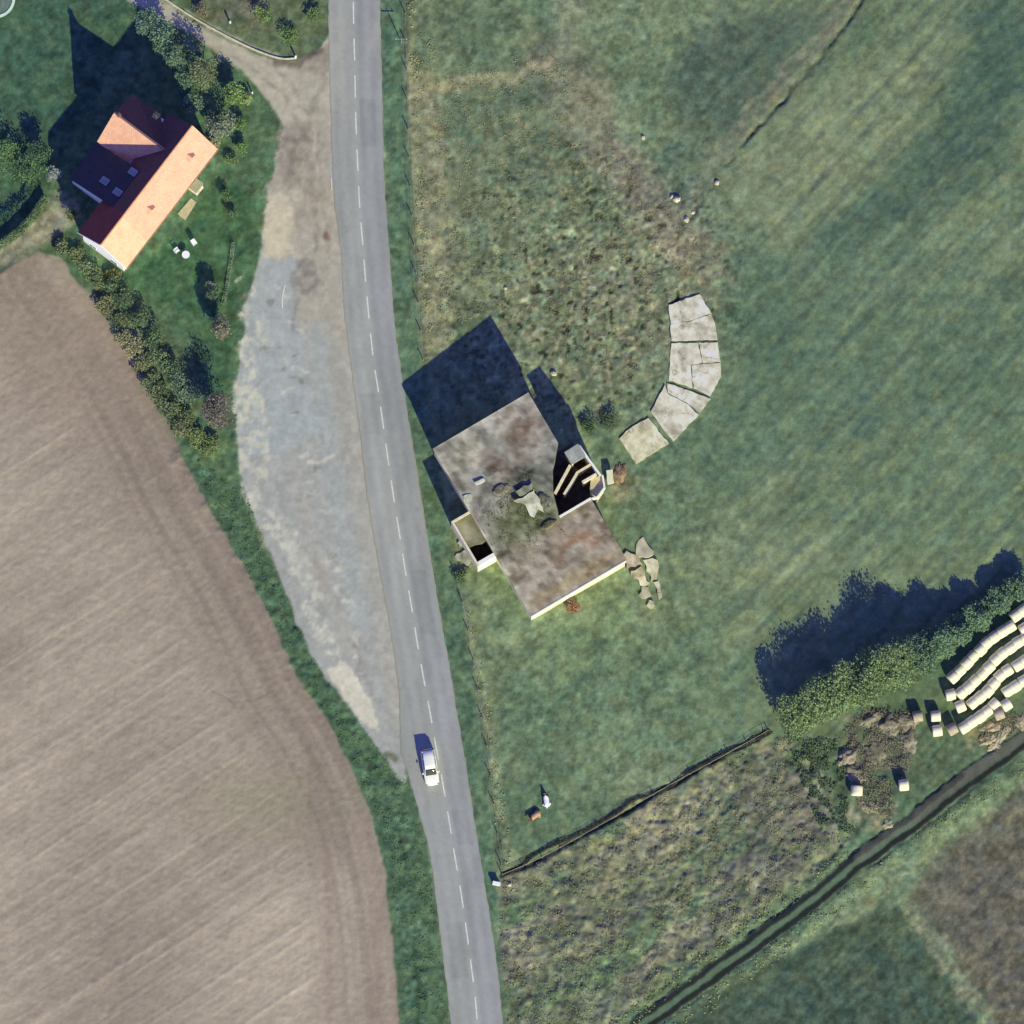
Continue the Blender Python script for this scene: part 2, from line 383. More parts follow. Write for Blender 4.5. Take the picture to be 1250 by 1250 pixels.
# two fields beyond the track
area([(690, 1400), (800, 1265), (880, 1210), (960, 1165), (1030, 1128), (1095, 1110), (1150, 1180), (1210, 1270), (1300, 1400)], (74, 94, 76), 12, .6)
area([(900, 1250), (980, 1190), (1060, 1150), (1120, 1180), (1140, 1260), (1000, 1400)], (70, 92, 80), 26, 1, .6)
area([(1110, 1090), (1160, 1030), (1250, 965), (1420, 860), (1420, 1400), (1240, 1300), (1180, 1190), (1140, 1130)], (104, 104, 88), 20, 1)
area([(1150, 1090), (1190, 1050), (1250, 1010), (1420, 900), (1420, 1400), (1280, 1300), (1200, 1200)], (102, 100, 90), 40, 1.5, .8)
stroke([(1110, 1110), (1135, 1145), (1165, 1195), (1200, 1250), (1240, 1320)], (138, 136, 112), 20, 16, 1.2, .8, .8)
# bale yard
area([(1010, 900), (1090, 850), (1150, 860), (1200, 880), (1250, 830), (1320, 800), (1320, 850), (1250, 885), (1180, 940), (1100, 1000), (1060, 1030), (1020, 980)], (82, 104, 80), 14, 1, .8)
spot(1070, 905, 45, (112, 108, 98), 22, .9, .4, 40)
stroke([(1040, 990), (1070, 1005), (1085, 990)], (150, 144, 116), 16, 12, 1, .9, .5)
spot(1205, 895, 26, (168, 150, 116), 16, .9, .5, 16, -30)
area([(1000, 860), (1120, 800), (1170, 745), (1250, 690), (1320, 660), (1320, 760), (1250, 780), (1170, 830), (1100, 850)], (86, 112, 88), 10, 1, .7)

# --- west side
WEST = [(-150, -150), (404, -150), (404, 60), (340, 160), (325, 260), (300, 380), (288, 500), (300, 620), (350, 735), (400, 830), (470, 925), (495, 940), (520, 1030), (545, 1200), (562, 1400), (490, 1400), (478, 1120), (440, 960), (350, 800), (240, 590), (140, 405), (60, 310), (-150, 400)]
area(WEST, (78, 108, 80), 4, .4)
area([(-150, -150), (160, -10), (140, 60), (60, 180), (60, 240), (-20, 290), (-150, 330)], (66, 98, 78), 10, 1)
area([(78, 12), (160, 12), (150, 60), (80, 180), (70, 200), (80, 120)], (64, 96, 74), 8, 0)
area([(152, 340), (220, 280), (262, 220), (320, 240), (318, 300), (296, 380), (284, 450), (270, 500), (240, 440), (200, 400)], (66, 102, 72), 10, .6)
spot(215, 385, 30, (70, 108, 78), 30, .7)
stroke([(282, 300), (278, 350), (268, 390)], (118, 138, 110), 4, 4, .5, .7, .6)
stroke([(335, 170), (318, 245), (308, 310), (290, 400), (282, 480)], (80, 112, 80), 14, 8, .6, .7)
area([(215, -60), (398, -60), (399, 44), (384, 58), (365, 68), (340, 68), (300, 54), (240, 22)], (92, 108, 80), 5, .4)
spot(290, 8, 50, (118, 110, 100), 26, .85, .4, 22, 15)
spot(355, 45, 40, (86, 108, 78), 20, .7, .3, 20, 10)
area([(-30, 340), (-10, 300), (50, 262), (90, 240), (100, 262), (60, 296), (20, 320)], (142, 139, 122), 8, .8, .95)
spot(72, 246, 16, (150, 144, 132), 12, .9, .2)
stroke([(-20, 335), (20, 318), (60, 294)], (104, 124, 92), 8, 8, 1, .8, .4)
# strip between the soil and the lay-by
stroke([(230, 560), (280, 640), (330, 720), (385, 830), (440, 910), (478, 980)], (76, 106, 80), 40, 16, 1, .8)
area([(488, 930), (500, 945), (520, 1030), (545, 1200), (562, 1400), (500, 1400), (486, 1100), (462, 990)], (84, 112, 86), 12, .6, .7)
stroke([(474, 1000), (492, 1080), (505, 1180), (515, 1300)], (78, 108, 84), 26, 14, 1, .8)
stroke([(486, 1010), (494, 1060)], (56, 76, 60), 6, 6, .8, .8); stroke([(506, 1160), (514, 1260)], (56, 76, 60), 6, 6, .8, .8)
spot(255, 550, 26, (104, 128, 84), 18, .8, .5)
spot(255, 505, 22, (98, 96, 92), 14, .8, .3, 12)

# --- ploughed field
fx_, fm = area(FIELD, (158, 147, 135), 4, .45)
fd = np.full(X.shape, 1e3); fd[fx_] = -poly_sd(GX[fx_]+wx[fx_]*.3, GY[fx_]+wy[fx_]*.3, FIELD)
fd2 = line_d(GX, GY, FIELD[3:-2])          # distance to the eastern edge, used for the headland passes
fa = math.radians(33)
fal = X*math.cos(fa)+Y*math.sin(fa); fac = -X*math.sin(fa)+Y*math.cos(fa)
inner = smooth((fd2-70)/50)
st = fbm(fal*0.035, fac*1.1, 2, 4, .75)*1.0+0.4*fbm(fal*0.12, fac*2.2, 9, 2)+.4*fbm(X*.5, Y*.5, 19, 4)
fq = fac+.35*fbm(X*.08, Y*.08, 45, 2); ridge = np.exp(-((np.mod(fq, 1.55)-.78)/.17)**2)*smooth(.35+1.6*fbm(fal*.03, fq*.6, 46, 3))
st = st*.8+.75*ridge-.12
hd = fbm(fd2*0.11, (X+Y)*0.02, 4, 3, .6)
fmask = np.zeros(X.shape); fmask[fx_] = fm
col += (fmask*inner*st)[:, None]*np.array([15, 14, 13])
col += (fmask*(1-inner)*hd)[:, None]*np.array([16, 15, 14])
col += (fmask*(1-inner))[:, None]*np.array([-9, -9, -8])
lo = fbm(X*0.05, Y*0.05, 15, 3)
col += (fmask*lo)[:, None]*np.array([18, 18, 16])
def fspot(*a, **k):
    spot(*a, **k)
fspot(100, 440, 110, (140, 125, 114), 90, .5, 0, 70)
fspot(30, 350, 60, (132, 118, 106), 30, .6, .3, 22, 25)
fspot(330, 980, 90, (146, 142, 120), 60, .45, 0, 40, 0)
fspot(400, 1000, 12, (122, 110, 106), 16, .7, .2, 60, -22)
stroke([(196, 560), (260, 670), (330, 800), (372, 880)], (138, 124, 114), 18, 18, 1, .5, .4)
stroke([(40, 380), (110, 440), (180, 560)], (140, 126, 116), 14, 16, 1, .5, .4)
stroke([(260, 845), (285, 858), (310, 855), (335, 842)], (116, 104, 98), 1.6, 3, .5, .6)
stroke([(395, 1010), (402, 1120), (404, 1250)], (142, 128, 118), 8, 10, .8, .5)
stroke([(440, 1000), (455, 1100), (462, 1250)], (144, 130, 122), 16, 10, .8, .5)

# --- lay-by and dirt junction
lx, lm = area(LAYBY, (158, 160, 158), 4, .5)
area([(404, 60), (372, 95), (348, 150), (335, 200), (324, 250), (322, 314), (360, 312), (362, 400), (420, 420), (409, 250), (404, 150)], (166, 161, 150), 10, 1.2, .9)
spot(368, 210, 9, (132, 122, 112), 14, .8, .3, 60, 8)
spot(395, 230, 10, (150, 142, 130), 10, .7, .4, 90)
tx, tm = area(TRACK, (170, 165, 152), 4, .4)
spot(385, 75, 22, (122, 110, 104), 20, .85, .2, 16)
spot(355, 190, 17, (112, 102, 98), 22, .9, .2, 34, 12)
spot(372, 120, 18, (164, 160, 146), 16, .7, .3, 22, 20)
spot(392, 170, 9, (158, 156, 146), 8, .8, .2, 40)
spot(362, 238, 8, (172, 168, 154), 7, .8, 0, 14)
spot(380, 240, 12, (134, 124, 114), 12, .8, .2, 40)
area([(326, 240), (345, 232), (358, 270), (358, 310), (318, 318)], (188, 181, 162), 9, 1.2, .95)
stroke([(397, 288), (397, 288.5)], (96, 72, 64), 9, 5, .4, .8)
area([(320, 312), (356, 316), (357, 345), (366, 400), (372, 470), (400, 520), (330, 560), (292, 560), (288, 480), (300, 380)], (158, 165, 168), 9, .8, .9)
for q, (dx_, cc_) in enumerate(((0, (128, 120, 112)), (14, (186, 180, 164)), (22, (132, 122, 114)), (-12, (180, 174, 158)))):
    stroke([(230+dx_, 40-dx_*.3), (300+dx_*.8, 78-dx_*.5), (345+dx_*.6, 112-dx_*.3), (372+dx_*.6, 165), (382+dx_*.6, 240), (386+dx_*.6, 310)], cc_, 4, 6, .9, .6, .5, s=70+q)
stroke([(402, 60), (395, 95), (384, 130), (366, 175), (352, 215)], (112, 104, 98), 7, 9, 1, .6, .3)
for q in range(60):
    u_ = RNG.rand(); spot(296+u_*150+RNG.uniform(-8, 70)*(1-u_), 330+u_*520, RNG.uniform(1.5, 5), [(188, 188, 178), (126, 122, 118), (198, 196, 184)][q % 3], 4, .6, 0, RNG.uniform(2, 7), RNG.uniform(60, 100))
spot(372, 338, 17, (112, 108, 108), 9, .9, .25, 24, -20)
stroke([(368, 360), (362, 385), (356, 410)], (122, 120, 120), 5, 6, 1, .8, .3)
spot(388, 350, 9, (126, 118, 112), 8, .7, .3)
stroke([(405, 230), (410, 320), (424, 440), (440, 600), (462, 740), (486, 880)], (170, 163, 150), 18, 12, .8, .7, .2)
stroke([(395, 330), (408, 440), (425, 560)], (160, 158, 148), 14, 14, 1, .6)
stroke([(385, 400), (395, 500), (415, 640), (440, 760)], (156, 163, 164), 20, 20, 1, .6)
stroke([(360, 580), (385, 680), (425, 790)], (168, 160, 150), 16, 14, 1, .6, .3)
for p, wd in ((((300, 420), (308, 480), (318, 540), (322, 580)), 20), (((296, 470), (298, 560), (312, 620)), 16), (((335, 640), (350, 660)), 30),
              (((330, 640), (360, 690), (385, 730)), 18), (((375, 740), (400, 790), (425, 830)), 16), (((305, 385), (320, 420)), 18)):
    stroke(p, (190, 190, 178), wd, 8, 1.2, .9, .9, s=33)
stroke([(350, 650), (355, 672)], (182, 183, 172), 16, 5, .6, .8, .2); stroke([(366, 682), (376, 704)], (184, 185, 174), 24, 5, .5, .85, .15)
area([(400, 815), (422, 812), (455, 850), (462, 890), (440, 880), (415, 850)], (200, 196, 182), 6, .9, .95)
stroke([(378, 566), (395, 565), (408, 558)], (196, 192, 180), 4, 5, .6, .8)
spot(388, 705, 12, (140, 126, 118), 10, .5, .2, 18, -25)
stroke([(470, 690), (488, 780), (500, 880)], (152, 148, 146), 8, 8, .6, .5)
stroke([(470, 925), (485, 930)], (96, 104, 86), 8, 6, 1, .8)
# edge of the dirt track: bare, pale line beside the kerb
stroke([(196, -3), (240, 24), (300, 55), (340, 69)], (176, 170, 148), 6, 4, .4, .7)
stroke([(338, 78), (365, 76), (392, 60)], (104, 94, 88), 8, 7, .8, .8)
# farm track surface
kx, km = stroke(FARM, (86, 94, 84), 22, 4, .35)
stroke(FARM[:7], (92, 116, 94), 7, 4, .5, .9)
stroke([(p[0]-4.5, p[1]-5.5) for p in FARM[:8]], (44, 50, 50), 6, 3, .35, 1)
stroke([(p[0]+4.5, p[1]+5.5) for p in FARM], (40, 45, 46), 7, 3, .35, 1)
stroke([(p[0]-3, p[1]-4) for p in FARM[5:]], (106, 104, 98), 11, 5, .6, .85, .15)
# ditch, hollow line
stroke(DITCH, (76, 80, 66), 5, 3, 1.0, .85, .9); stroke([(p[0]-9, p[1]-7) for p in DITCH], (84, 90, 72), 3, 4, 1.4, .7, .9)
stroke([(p[0]-14, p[1]-4) for p in DITCH], (136, 134, 110), 20, 12, 1.4, .85, .35)
stroke([(p[0]+9, p[1]+6) for p in DITCH], (118, 130, 102), 8, 8, 1.2, .6, .5)
stroke(FENCE_D, (52, 54, 48), 4.5, 3.5, .6, .9)
stroke([(858, 285), (880, 320), (905, 350)], (92, 98, 86), 8, 12, 1, .7, .3)

# fine mottling everywhere but on paving
pav = np.zeros(X.shape); pav[lx] = np.maximum(pav[lx], lm); pav[tx] = np.maximum(pav[tx], tm); pav[kx] = np.maximum(pav[kx], km)
soft = np.clip(1-pav-fmask, 0, 1)
m1 = fbm(X*0.9, Y*0.9, 16, 4, .6); m2 = fbm(X*0.7+9, Y*0.7, 21, 4, .6)
m3 = fbm(X*1.5, Y*1.5, 27, 3, .75)
ks = 1-.42*right*(GY < 900); col *= (1+soft*ks*(0.20*m1+.30*m3)+(1-soft)*(0.05*m1+.05*m3+pav*.05*m3))[:, None]
col += (soft*m2)[:, None]*np.array([14, 6, -3])
# dark hollows in the trampled pasture
tr = np.clip(1-np.hypot((GX-720)/210, (GY-350)/190), 0, 1)**.5*soft
pit = smooth((fbm(X*1.35, Y*1.35, 22, 2)-.40)/.12)
col *= (1-tr*pit*.55+tr*.30*fbm(X*2.1, Y*2.1, 47, 2))[:, None]; col += (tr*smooth((fbm(X*1.7, Y*1.7, 49, 2)-.2)/.3))[:, None]*np.array([34, 30, 26])
gm = col.mean(1, keepdims=True); col = np.where(soft[:, None] > .3, gm+(col-gm)*.82, col); col = np.clip(col, 12, 235)

# --- relief
H += soft*(0.055*fbm(X*1.1, Y*1.1, 3, 4, .6)+.10*fbm(X*.3, Y*.3, 6, 2))
H += tr*(0.16*fbm(X*1.2, Y*1.2, 18, 3, .6)-.10*pit)
ix = rng_mask(SCRUB, 20); d = poly_sd(GX[ix], GY[ix], SCRUB); H[ix] += smooth(.5-d/20)*.32*fbm(X[ix]*.95, Y[ix]*.95, 24, 4, .6)
ix, m = stroke([(230, 560), (280, 640), (330, 720), (385, 830), (440, 910), (478, 980), (500, 1100), (515, 1300)], None, 34, 14); H[ix] += m*(.20*fbm(X[ix]*1.0, Y[ix]*1.0, 26, 4, .6)+.1)
H[fx_] += fm*(.022*st[fx_]*inner[fx_]+.03*hd[fx_]*(1-inner[fx_])+.05*fbm(X[fx_]*1.9, Y[fx_]*1.9, 8, 3, .7))
H += right*soft*.10*fbm(al*0.12, ac*.9, 17, 3)
for L, w_, dp in ((DITCH, 4, .24), (FENCE_D, 5, .35), (FENCE_N, 3, .15), (FENCE_S, 3, .15), ([(p[0]+8, p[1]+9) for p in FARM], 3, .2), ([(p[0]-9, p[1]-10) for p in FARM], 4, .2)):
    ix, m = stroke(L, None, w_, 5, .6); H[ix] -= m*dp*(np.clip(.45+2.2*fbm(X[ix]*.3, Y[ix]*.3, 31, 2), 0, 1) if L is DITCH else .75+.6*fbm(X[ix]*.4, Y[ix]*.4, 31, 2))
ix, m = stroke([(p[0]+3, p[1]+5) for p in FENCE_D], None, 5, 7, .6); H[ix] += m*.08
H *= (1-pav*.85)
roadpoly = LE+RE[::-1]
ix = rng_mask(roadpoly, 20); d = poly_sd(GX[ix], GY[ix], roadpoly); k = smooth((d+1)/5.0)
inside = smooth(-d/2.0)
H[ix] = H[ix]*k-0.05*inside
for q, (cx_, cy_, r_) in enumerate([(170, 230, 120), (650, 620, 130)]):      # level ground where buildings stand
    dd = np.hypot(GX-cx_, GY-cy_); H *= (1-.5*smooth((r_-dd)/40))
def hgt(px, py):
    p = W(px, py); i = int(round((p.x+HALF)/STEP)); j = int(round((p.y+HALF)/STEP))
    if 0 <= i < n and 0 <= j < n: return float(H[i*n+j])
    return 0.0
def G(px, py, dz=0.0):
    p = W(px, py); p.z = hgt(px, py)+dz; return p

ALB = np.clip(lin(col)/GAIN, 0.004, .8)
cls = np.zeros(X.shape, int)
cls[fx_[fm > .5]] = 1; cls[lx[lm > .5]] = 2; cls[tx[tm > .5]] = 3; cls[kx[km > .5]] = 4
vm_full = np.zeros(X.shape); vm_full[vx] = vm; cls[(vm_full > .5)] = 5
II, JJ = np.meshgrid(np.arange(n-1), np.arange(n-1), indexing='ij'); base = (II*n+JJ).ravel()
quads = np.stack([base, base+n, base+n+1, base+1], 1); fc = cls[base]
V = np.stack([X, Y, H], 1)
def np_mesh(name, verts, faces, cols, mat, parent=None, smooth_=True):
    me = bpy.data.meshes.new(name); nv = len(verts); nf = len(faces); k = faces.shape[1]
    me.vertices.add(nv); me.vertices.foreach_set('co', np.asarray(verts, np.float32).ravel())
    me.loops.add(nf*k); me.loops.foreach_set('vertex_index', faces.astype(np.int32).ravel())
    me.polygons.add(nf); me.polygons.foreach_set('loop_start', np.arange(0, nf*k, k, dtype=np.int32))
    me.update(calc_edges=True)
    if smooth_: me.polygons.foreach_set('use_smooth', np.ones(nf, bool))
    set_col(me, cols)
    return link(name, me, mat, parent)
for cid, nm, mt in ((0, 'grass_ground', M_ground), (1, 'ploughed_field', M_field), (2, 'lay_by', M_pave), (3, 'dirt_road', M_pave), (4, 'farm_track', M_ground), (5, 'road_verge', M_ground)):
    f = quads[fc == cid]; u, inv = np.unique(f, return_inverse=True)
    o = np_mesh(nm, V[u], inv.reshape(f.shape), ALB[u], mt); tag(o, kind='structure')
# distant ground, a ring round the detailed sheet reaching the horizon
bm = bmesh.new(); R0, R1 = HALF-.02, 4000
a = [bm.verts.new((x*R0, y*R0, -.03)) for x, y in ((-1, -1), (1, -1), (1, 1), (-1, 1))]; b = [bm.verts.new((x*R1, y*R1, -.05)) for x, y in ((-1, -1), (1, -1), (1, 1), (-1, 1))]
for i in range(4): bm.faces.new((a[i], b[i], b[(i+1) % 4], a[(i+1) % 4]))
tag(obj('distant_ground', bm, mat_noise('distant_grass', (86, 108, 84), (112, 122, 94), .04)), kind='structure')

# ------------------------------------------------------------------ road sheet
def resample(pts, step):
    P = [W(*p) for p in pts]; out = []; s = 0
    P = [Vector((p.x, p.y, 0)) for p in P]
    for i in range(len(P)-1):
        p0 = P[max(i-1, 0)]; p1 = P[i]; p2 = P[i+1]; p3 = P[min(i+2, len(P)-1)]
        m = max(1, int((p2-p1).length/step))
        for k in range(m):
            t = k/m
            out.append(0.5*((2*p1)+(-p0+p2)*t+(2*p0-5*p1+4*p2-p3)*t*t+(-p0+3*p1-3*p2+p3)*t*t*t))
    out.append(P[-1]); return out
def by_y(pts, ys):
    P = resample(pts, .5); yy = [-p.y for p in P]; xx = [p.x for p in P]
    return np.interp([-y for y in ys], yy, xx)
ys = np.arange(74, -75, -.25)
xl = by_y(LE, ys); xr = by_y(RE, ys); xc = by_y(CL, ys)
NC = 26; vs = []; cs = []
for i, y in enumerate(ys):
    for k in range(NC+1):
        t = k/NC; e = 0
        x = xl[i]+(xr[i]-xl[i])*t
        if k in (0, NC): e = .05*math.sin(y*.9+k)*math.sin(y*2.3)+.015*math.sin(y*5.3)
        vs.append((x+e, y, .022+.05*(1-(2*t-1)**2)))
        cs.append((x, y, t))
vs = np.array(vs); cs = np.array(cs)
t = cs[:, 2]; off = cs[:, 0]-np.repeat(xc, NC+1)
rc = np.zeros((len(vs), 3)); rc[:] = (153, 156, 156)
rc += smooth(off/.6)[:, None]*np.array([-9, -9, -5])
lane = np.abs(np.abs(off)-1.55)
rc += (np.exp(-((lane-.75)/.35)**2)*(-4))[:, None]+np.exp(-((lane)/.4)**2)[:, None]*3
rc += fbm(cs[:, 0]*.4, cs[:, 1]*.09, 9, 3)[:, None]*10+fbm(cs[:, 0]*1.2, cs[:, 1]*.5, 12, 3)[:, None]*5
rc += (smooth((t-.955)/.03)*8)[:, None]
rpx, rpy = PX(cs[:, 0], cs[:, 1])
rc += (np.exp(-((rpx-412)/14)**2-((rpy-80)/70)**2))[:, None]*np.array([10, 8, 4])
rc += (np.exp(-((rpx-448-(80-rpy)*.3)/7)**2-((rpy-40)/25)**2))[:, None]*np.array([16, 14, 8])
rc += (smooth((.05-t)/.03)*smooth((rpy-200)/60)*smooth((900-rpy)/60))[:, None]*np.array([8, 2, -6])
rc += (smooth((np.abs(fbm(cs[:, 0]*.35, cs[:, 1]*.22, 40, 4, .6))-.0)/.02)-1)[:, None]*9*smooth(fbm(cs[:, 0]*.1, cs[:, 1]*.05, 41, 2)*3+.2)[:, None]
rc += fbm(cs[:, 0]*2.3, cs[:, 1]*2.3, 43, 2)[:, None]*5
for (py_, l_, side_) in ((150, 30, 1), (505, 26, -1), (735, 40, 1), (1010, 22, 1), (1160, 34, -1)):
    rc += (smooth((l_-np.abs(rpy-py_))/2)*smooth((off*side_-.5)/.1)*smooth((2.5-off*side_)/.1))[:, None]*-7
rc += (smooth((.03-np.minimum(t, 1-t)+.012*fbm(cs[:, 0], cs[:, 1]*.9, 44, 3))/.02)*.4)[:, None]*(np.array([122, 126, 108])-rc)
R = len(ys); F = []
idx = np.arange((R-1)*(NC+1)).reshape(R-1, NC+1)[:, :NC].ravel()
F = np.stack([idx, idx+NC+1, idx+NC+2, idx+1], 1)
o = np_mesh('road', vs, F, np.clip(lin(rc)/GAIN, 0, .8), M_pave); tag(o, kind='structure')
# centre dashes: thin painted sheets, one object per dash is marking on the road -> one sheet
cl = resample(CL, .1); S = [0]
for i in range(len(cl)-1): S.append(S[-1]+(cl[i+1]-cl[i]).length)
S = np.array(S); cx = np.array([p.x for p in cl]); cy_ = np.array([p.y for p in cl])
s0 = np.interp(-W(431, 2).y, -cy_, S)
bm = bmesh.new()
def crown_z(x, y):
    i = int(np.clip(np.searchsorted(-ys, -y), 0, len(ys)-1)); t = (x-xl[i])/(xr[i]-xl[i]); return .022+.05*(1-(2*t-1)**2)
for k in range(-2, 31):
    s = s0+k*4.585
    prev = None
    for q in range(13):
        ss = s+q*2.8/12
        x = np.interp(ss, S, cx); y = np.interp(ss, S, cy_); x2 = np.interp(ss+.1, S, cx); y2 = np.interp(ss+.1, S, cy_)
        d = Vector((x2-x, y2-y)).normalized(); nrm = Vector((-d.y, d.x)); hw = .085*(1 if 0 < q < 12 else .8)
        A = bm.verts.new((x+nrm.x*hw, y+nrm.y*hw, crown_z(x, y)+.012)); B = bm.verts.new((x-nrm.x*hw, y-nrm.y*hw, crown_z(x, y)+.012))
        if prev: bm.faces.new((prev[0], prev[1], B, A))
        prev = (A, B)
for f in bm.faces:
    f.normal_update()
    if f.normal.z < 0: f.normal_flip()
tag(obj('road_marking', bm, M_paint), kind='structure')
def strip(name, pts, width, z, mat):
    P = resample(pts, .3); bm = bmesh.new(); prev = None
    for i, p in enumerate(P):
        d = (P[min(i+1, len(P)-1)]-P[max(i-1, 0)]).normalized(); nn = Vector((-d.y, d.x, 0))
        A = bm.verts.new((p.x+nn.x*width/2, p.y+nn.y*width/2, z)); B = bm.verts.new((p.x-nn.x*width/2, p.y-nn.y*width/2, z))
        if prev: bm.faces.new((prev[0], prev[1], B, A))
        prev = (A, B)
    return obj(name, bm, mat)
tag(strip('lay_by_marking', [(344.5, 376), (345, 362), (348, 348)], .17, .03, M_paint), kind='structure')
tag(strip('edge_marking', [(404, 217), (405, 232)], .12, .095, M_paint), kind='structure')
# low concrete kerb along the north side of the dirt road
P = resample([(180, -14), (200, -2), (240, 24), (300, 56), (340, 71), (362, 71)], .5); bm = bmesh.new()
for i in range(len(P)-1):
    a = P[i]; b_ = P[i+1]; M = Matrix.Translation((a+b_)/2) @ Matrix.Rotation(math.atan2(b_.y-a.y, b_.x-a.x), 4, 'Z')
    L = (b_-a).length/2-.01; box(bm, -L, L, -.09, .09, -.05, .14, M)
tag(obj('kerb', bm, M_conc2), kind='structure')

# ------------------------------------------------------------------ vegetation
def leaf_cloud(name, pts, sizes, cols, parent=None, flat=0.8):
    """many small leaf faces; pts (N,3), sizes (N,), cols (N,3)"""
    N_ = len(pts); r = RNG
    nrm = r.normal(size=(N_, 3)); nrm[:, 2] = np.abs(nrm[:, 2])+flat; nrm /= np.linalg.norm(nrm, axis=1)[:, None]
    a = np.cross(nrm, r.normal(size=(N_, 3))); a /= np.linalg.norm(a, axis=1)[:, None]; b = np.cross(nrm, a)
    s = sizes[:, None]
    q = np.stack([pts+a*s, pts+b*s*.62, pts-a*s, pts-b*s*.62], 1).reshape(-1, 3)
    f = np.arange(N_*4).reshape(-1, 4)
    return np_mesh(name, q, f, np.repeat(cols, 4, 0), M_leaf, parent, False)
def crown_points(rx, ry, zc, rz, nl, n, r):
    """leaf positions over several overlapping lumps, local"""
    P = []; T = []
    cents = []
    for k in range(nl):
        a = r.rand()*6.283; q = math.sqrt(r.rand())*.62; zz = (r.rand()*1.3-.5)*.55
        cents.append((math.cos(a)*q*rx, math.sin(a)*q*ry, zc+zz*rz, .38+.22*r.rand(), r.rand()))
    per = n//nl
    for cx1, cy1, cz1, rr, tone in cents:
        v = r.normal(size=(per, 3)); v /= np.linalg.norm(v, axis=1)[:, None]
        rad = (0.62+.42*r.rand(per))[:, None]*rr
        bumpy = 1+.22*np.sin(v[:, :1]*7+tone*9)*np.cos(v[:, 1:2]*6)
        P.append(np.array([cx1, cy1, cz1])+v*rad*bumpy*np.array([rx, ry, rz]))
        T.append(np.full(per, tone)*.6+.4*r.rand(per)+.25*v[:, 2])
    P = np.concatenate(P); T = np.concatenate(T)
    P[:, 2] = np.maximum(P[:, 2], .05)
    return P, T
def plant(name, label, cat, px, py, r_, h, c_dark, c_light, group=None, trunk=None, n=1100, ry=None, leaf=.13, seed=0, nl=None, zc=None, parts=('trunk', 'crown')):
    r = np.random.RandomState(seed*13+int(px)*7+int(py)); loc = G(px, py)
    root = thing(name, label, cat, loc, r.rand()*.4, group)
    trunk = trunk if trunk is not None else h*.3
    rz = (h-trunk)/1.75; zc = zc or (trunk+rz*.85)
    P, T = crown_points(r_*1.08, (ry or r_)*1.08, zc, rz*1.0, nl or (6+int(r_*3)), n, r)
    T = np.clip(T, 0, 1.15)[:, None]
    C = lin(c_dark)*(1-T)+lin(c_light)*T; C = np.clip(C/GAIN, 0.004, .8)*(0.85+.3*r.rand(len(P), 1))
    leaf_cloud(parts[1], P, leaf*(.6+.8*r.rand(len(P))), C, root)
    bm = bmesh.new(); tr_ = .05+.035*h/2
    top = Vector((r.normal()*.1, r.normal()*.1, zc)); cyl(bm, (0, 0, -.15), (top.x*.4, top.y*.4, zc*.5), tr_*1.25, tr_*.8, 8); cyl(bm, (top.x*.4, top.y*.4, zc*.5), top, tr_*.8, tr_*.4, 8)
    for k in range(7):
        a = k*.9+r.rand(); q = .55+.3*r.rand(); z0 = zc*(.35+.08*k)
        cyl(bm, (top.x*.4, top.y*.4, z0), (math.cos(a)*r_*q, math.sin(a)*(ry or r_)*q, min(zc+rz*.45, z0+rz*.7)), tr_*.45, tr_*.1, 6)
    obj(parts[0], bm, M_bark, root)
    return root
BUSH = ('stem', 'foliage')

# treeline behind the bale yard; its shadow falls on the pasture
TL = [(975, 873, 2.9, 5.0, 'westernmost, beside the end of the fence'), (1003, 857, 2.9, 5.4, 'second from the west end'), (1033, 843, 2.8, 5.0, 'third from the west end'),
      (1062, 832, 2.8, 5.6, 'fourth from the west end'), (1090, 818, 2.9, 6.4, 'tallest, in the middle of the row'), (1118, 804, 2.6, 5.4, 'sixth from the west end'),
      (1144, 788, 2.2, 4.4, 'nearest the uppermost full bale row'), (1168, 772, 1.8, 3.4, 'fourth from the east end'), (1192, 755, 1.7, 2.9, 'third from the east end'), (1218, 736, 1.7, 2.6, 'second from the east end'), (1243, 717, 1.6, 2.6, 'easternmost, at the photo edge')]
for k, (x, y, r_, h, w_) in enumerate(TL):
    plant('broadleaf_tree', 'green tree in the row by the bale yard, '+w_, 'tree', x, y, r_, h,
          (84, 104, 80), (118, 138, 102) if k < 5 else (104, 130, 108), 'trees in the row by the bale yard', h*.14, 7500, leaf=.14, seed=k)
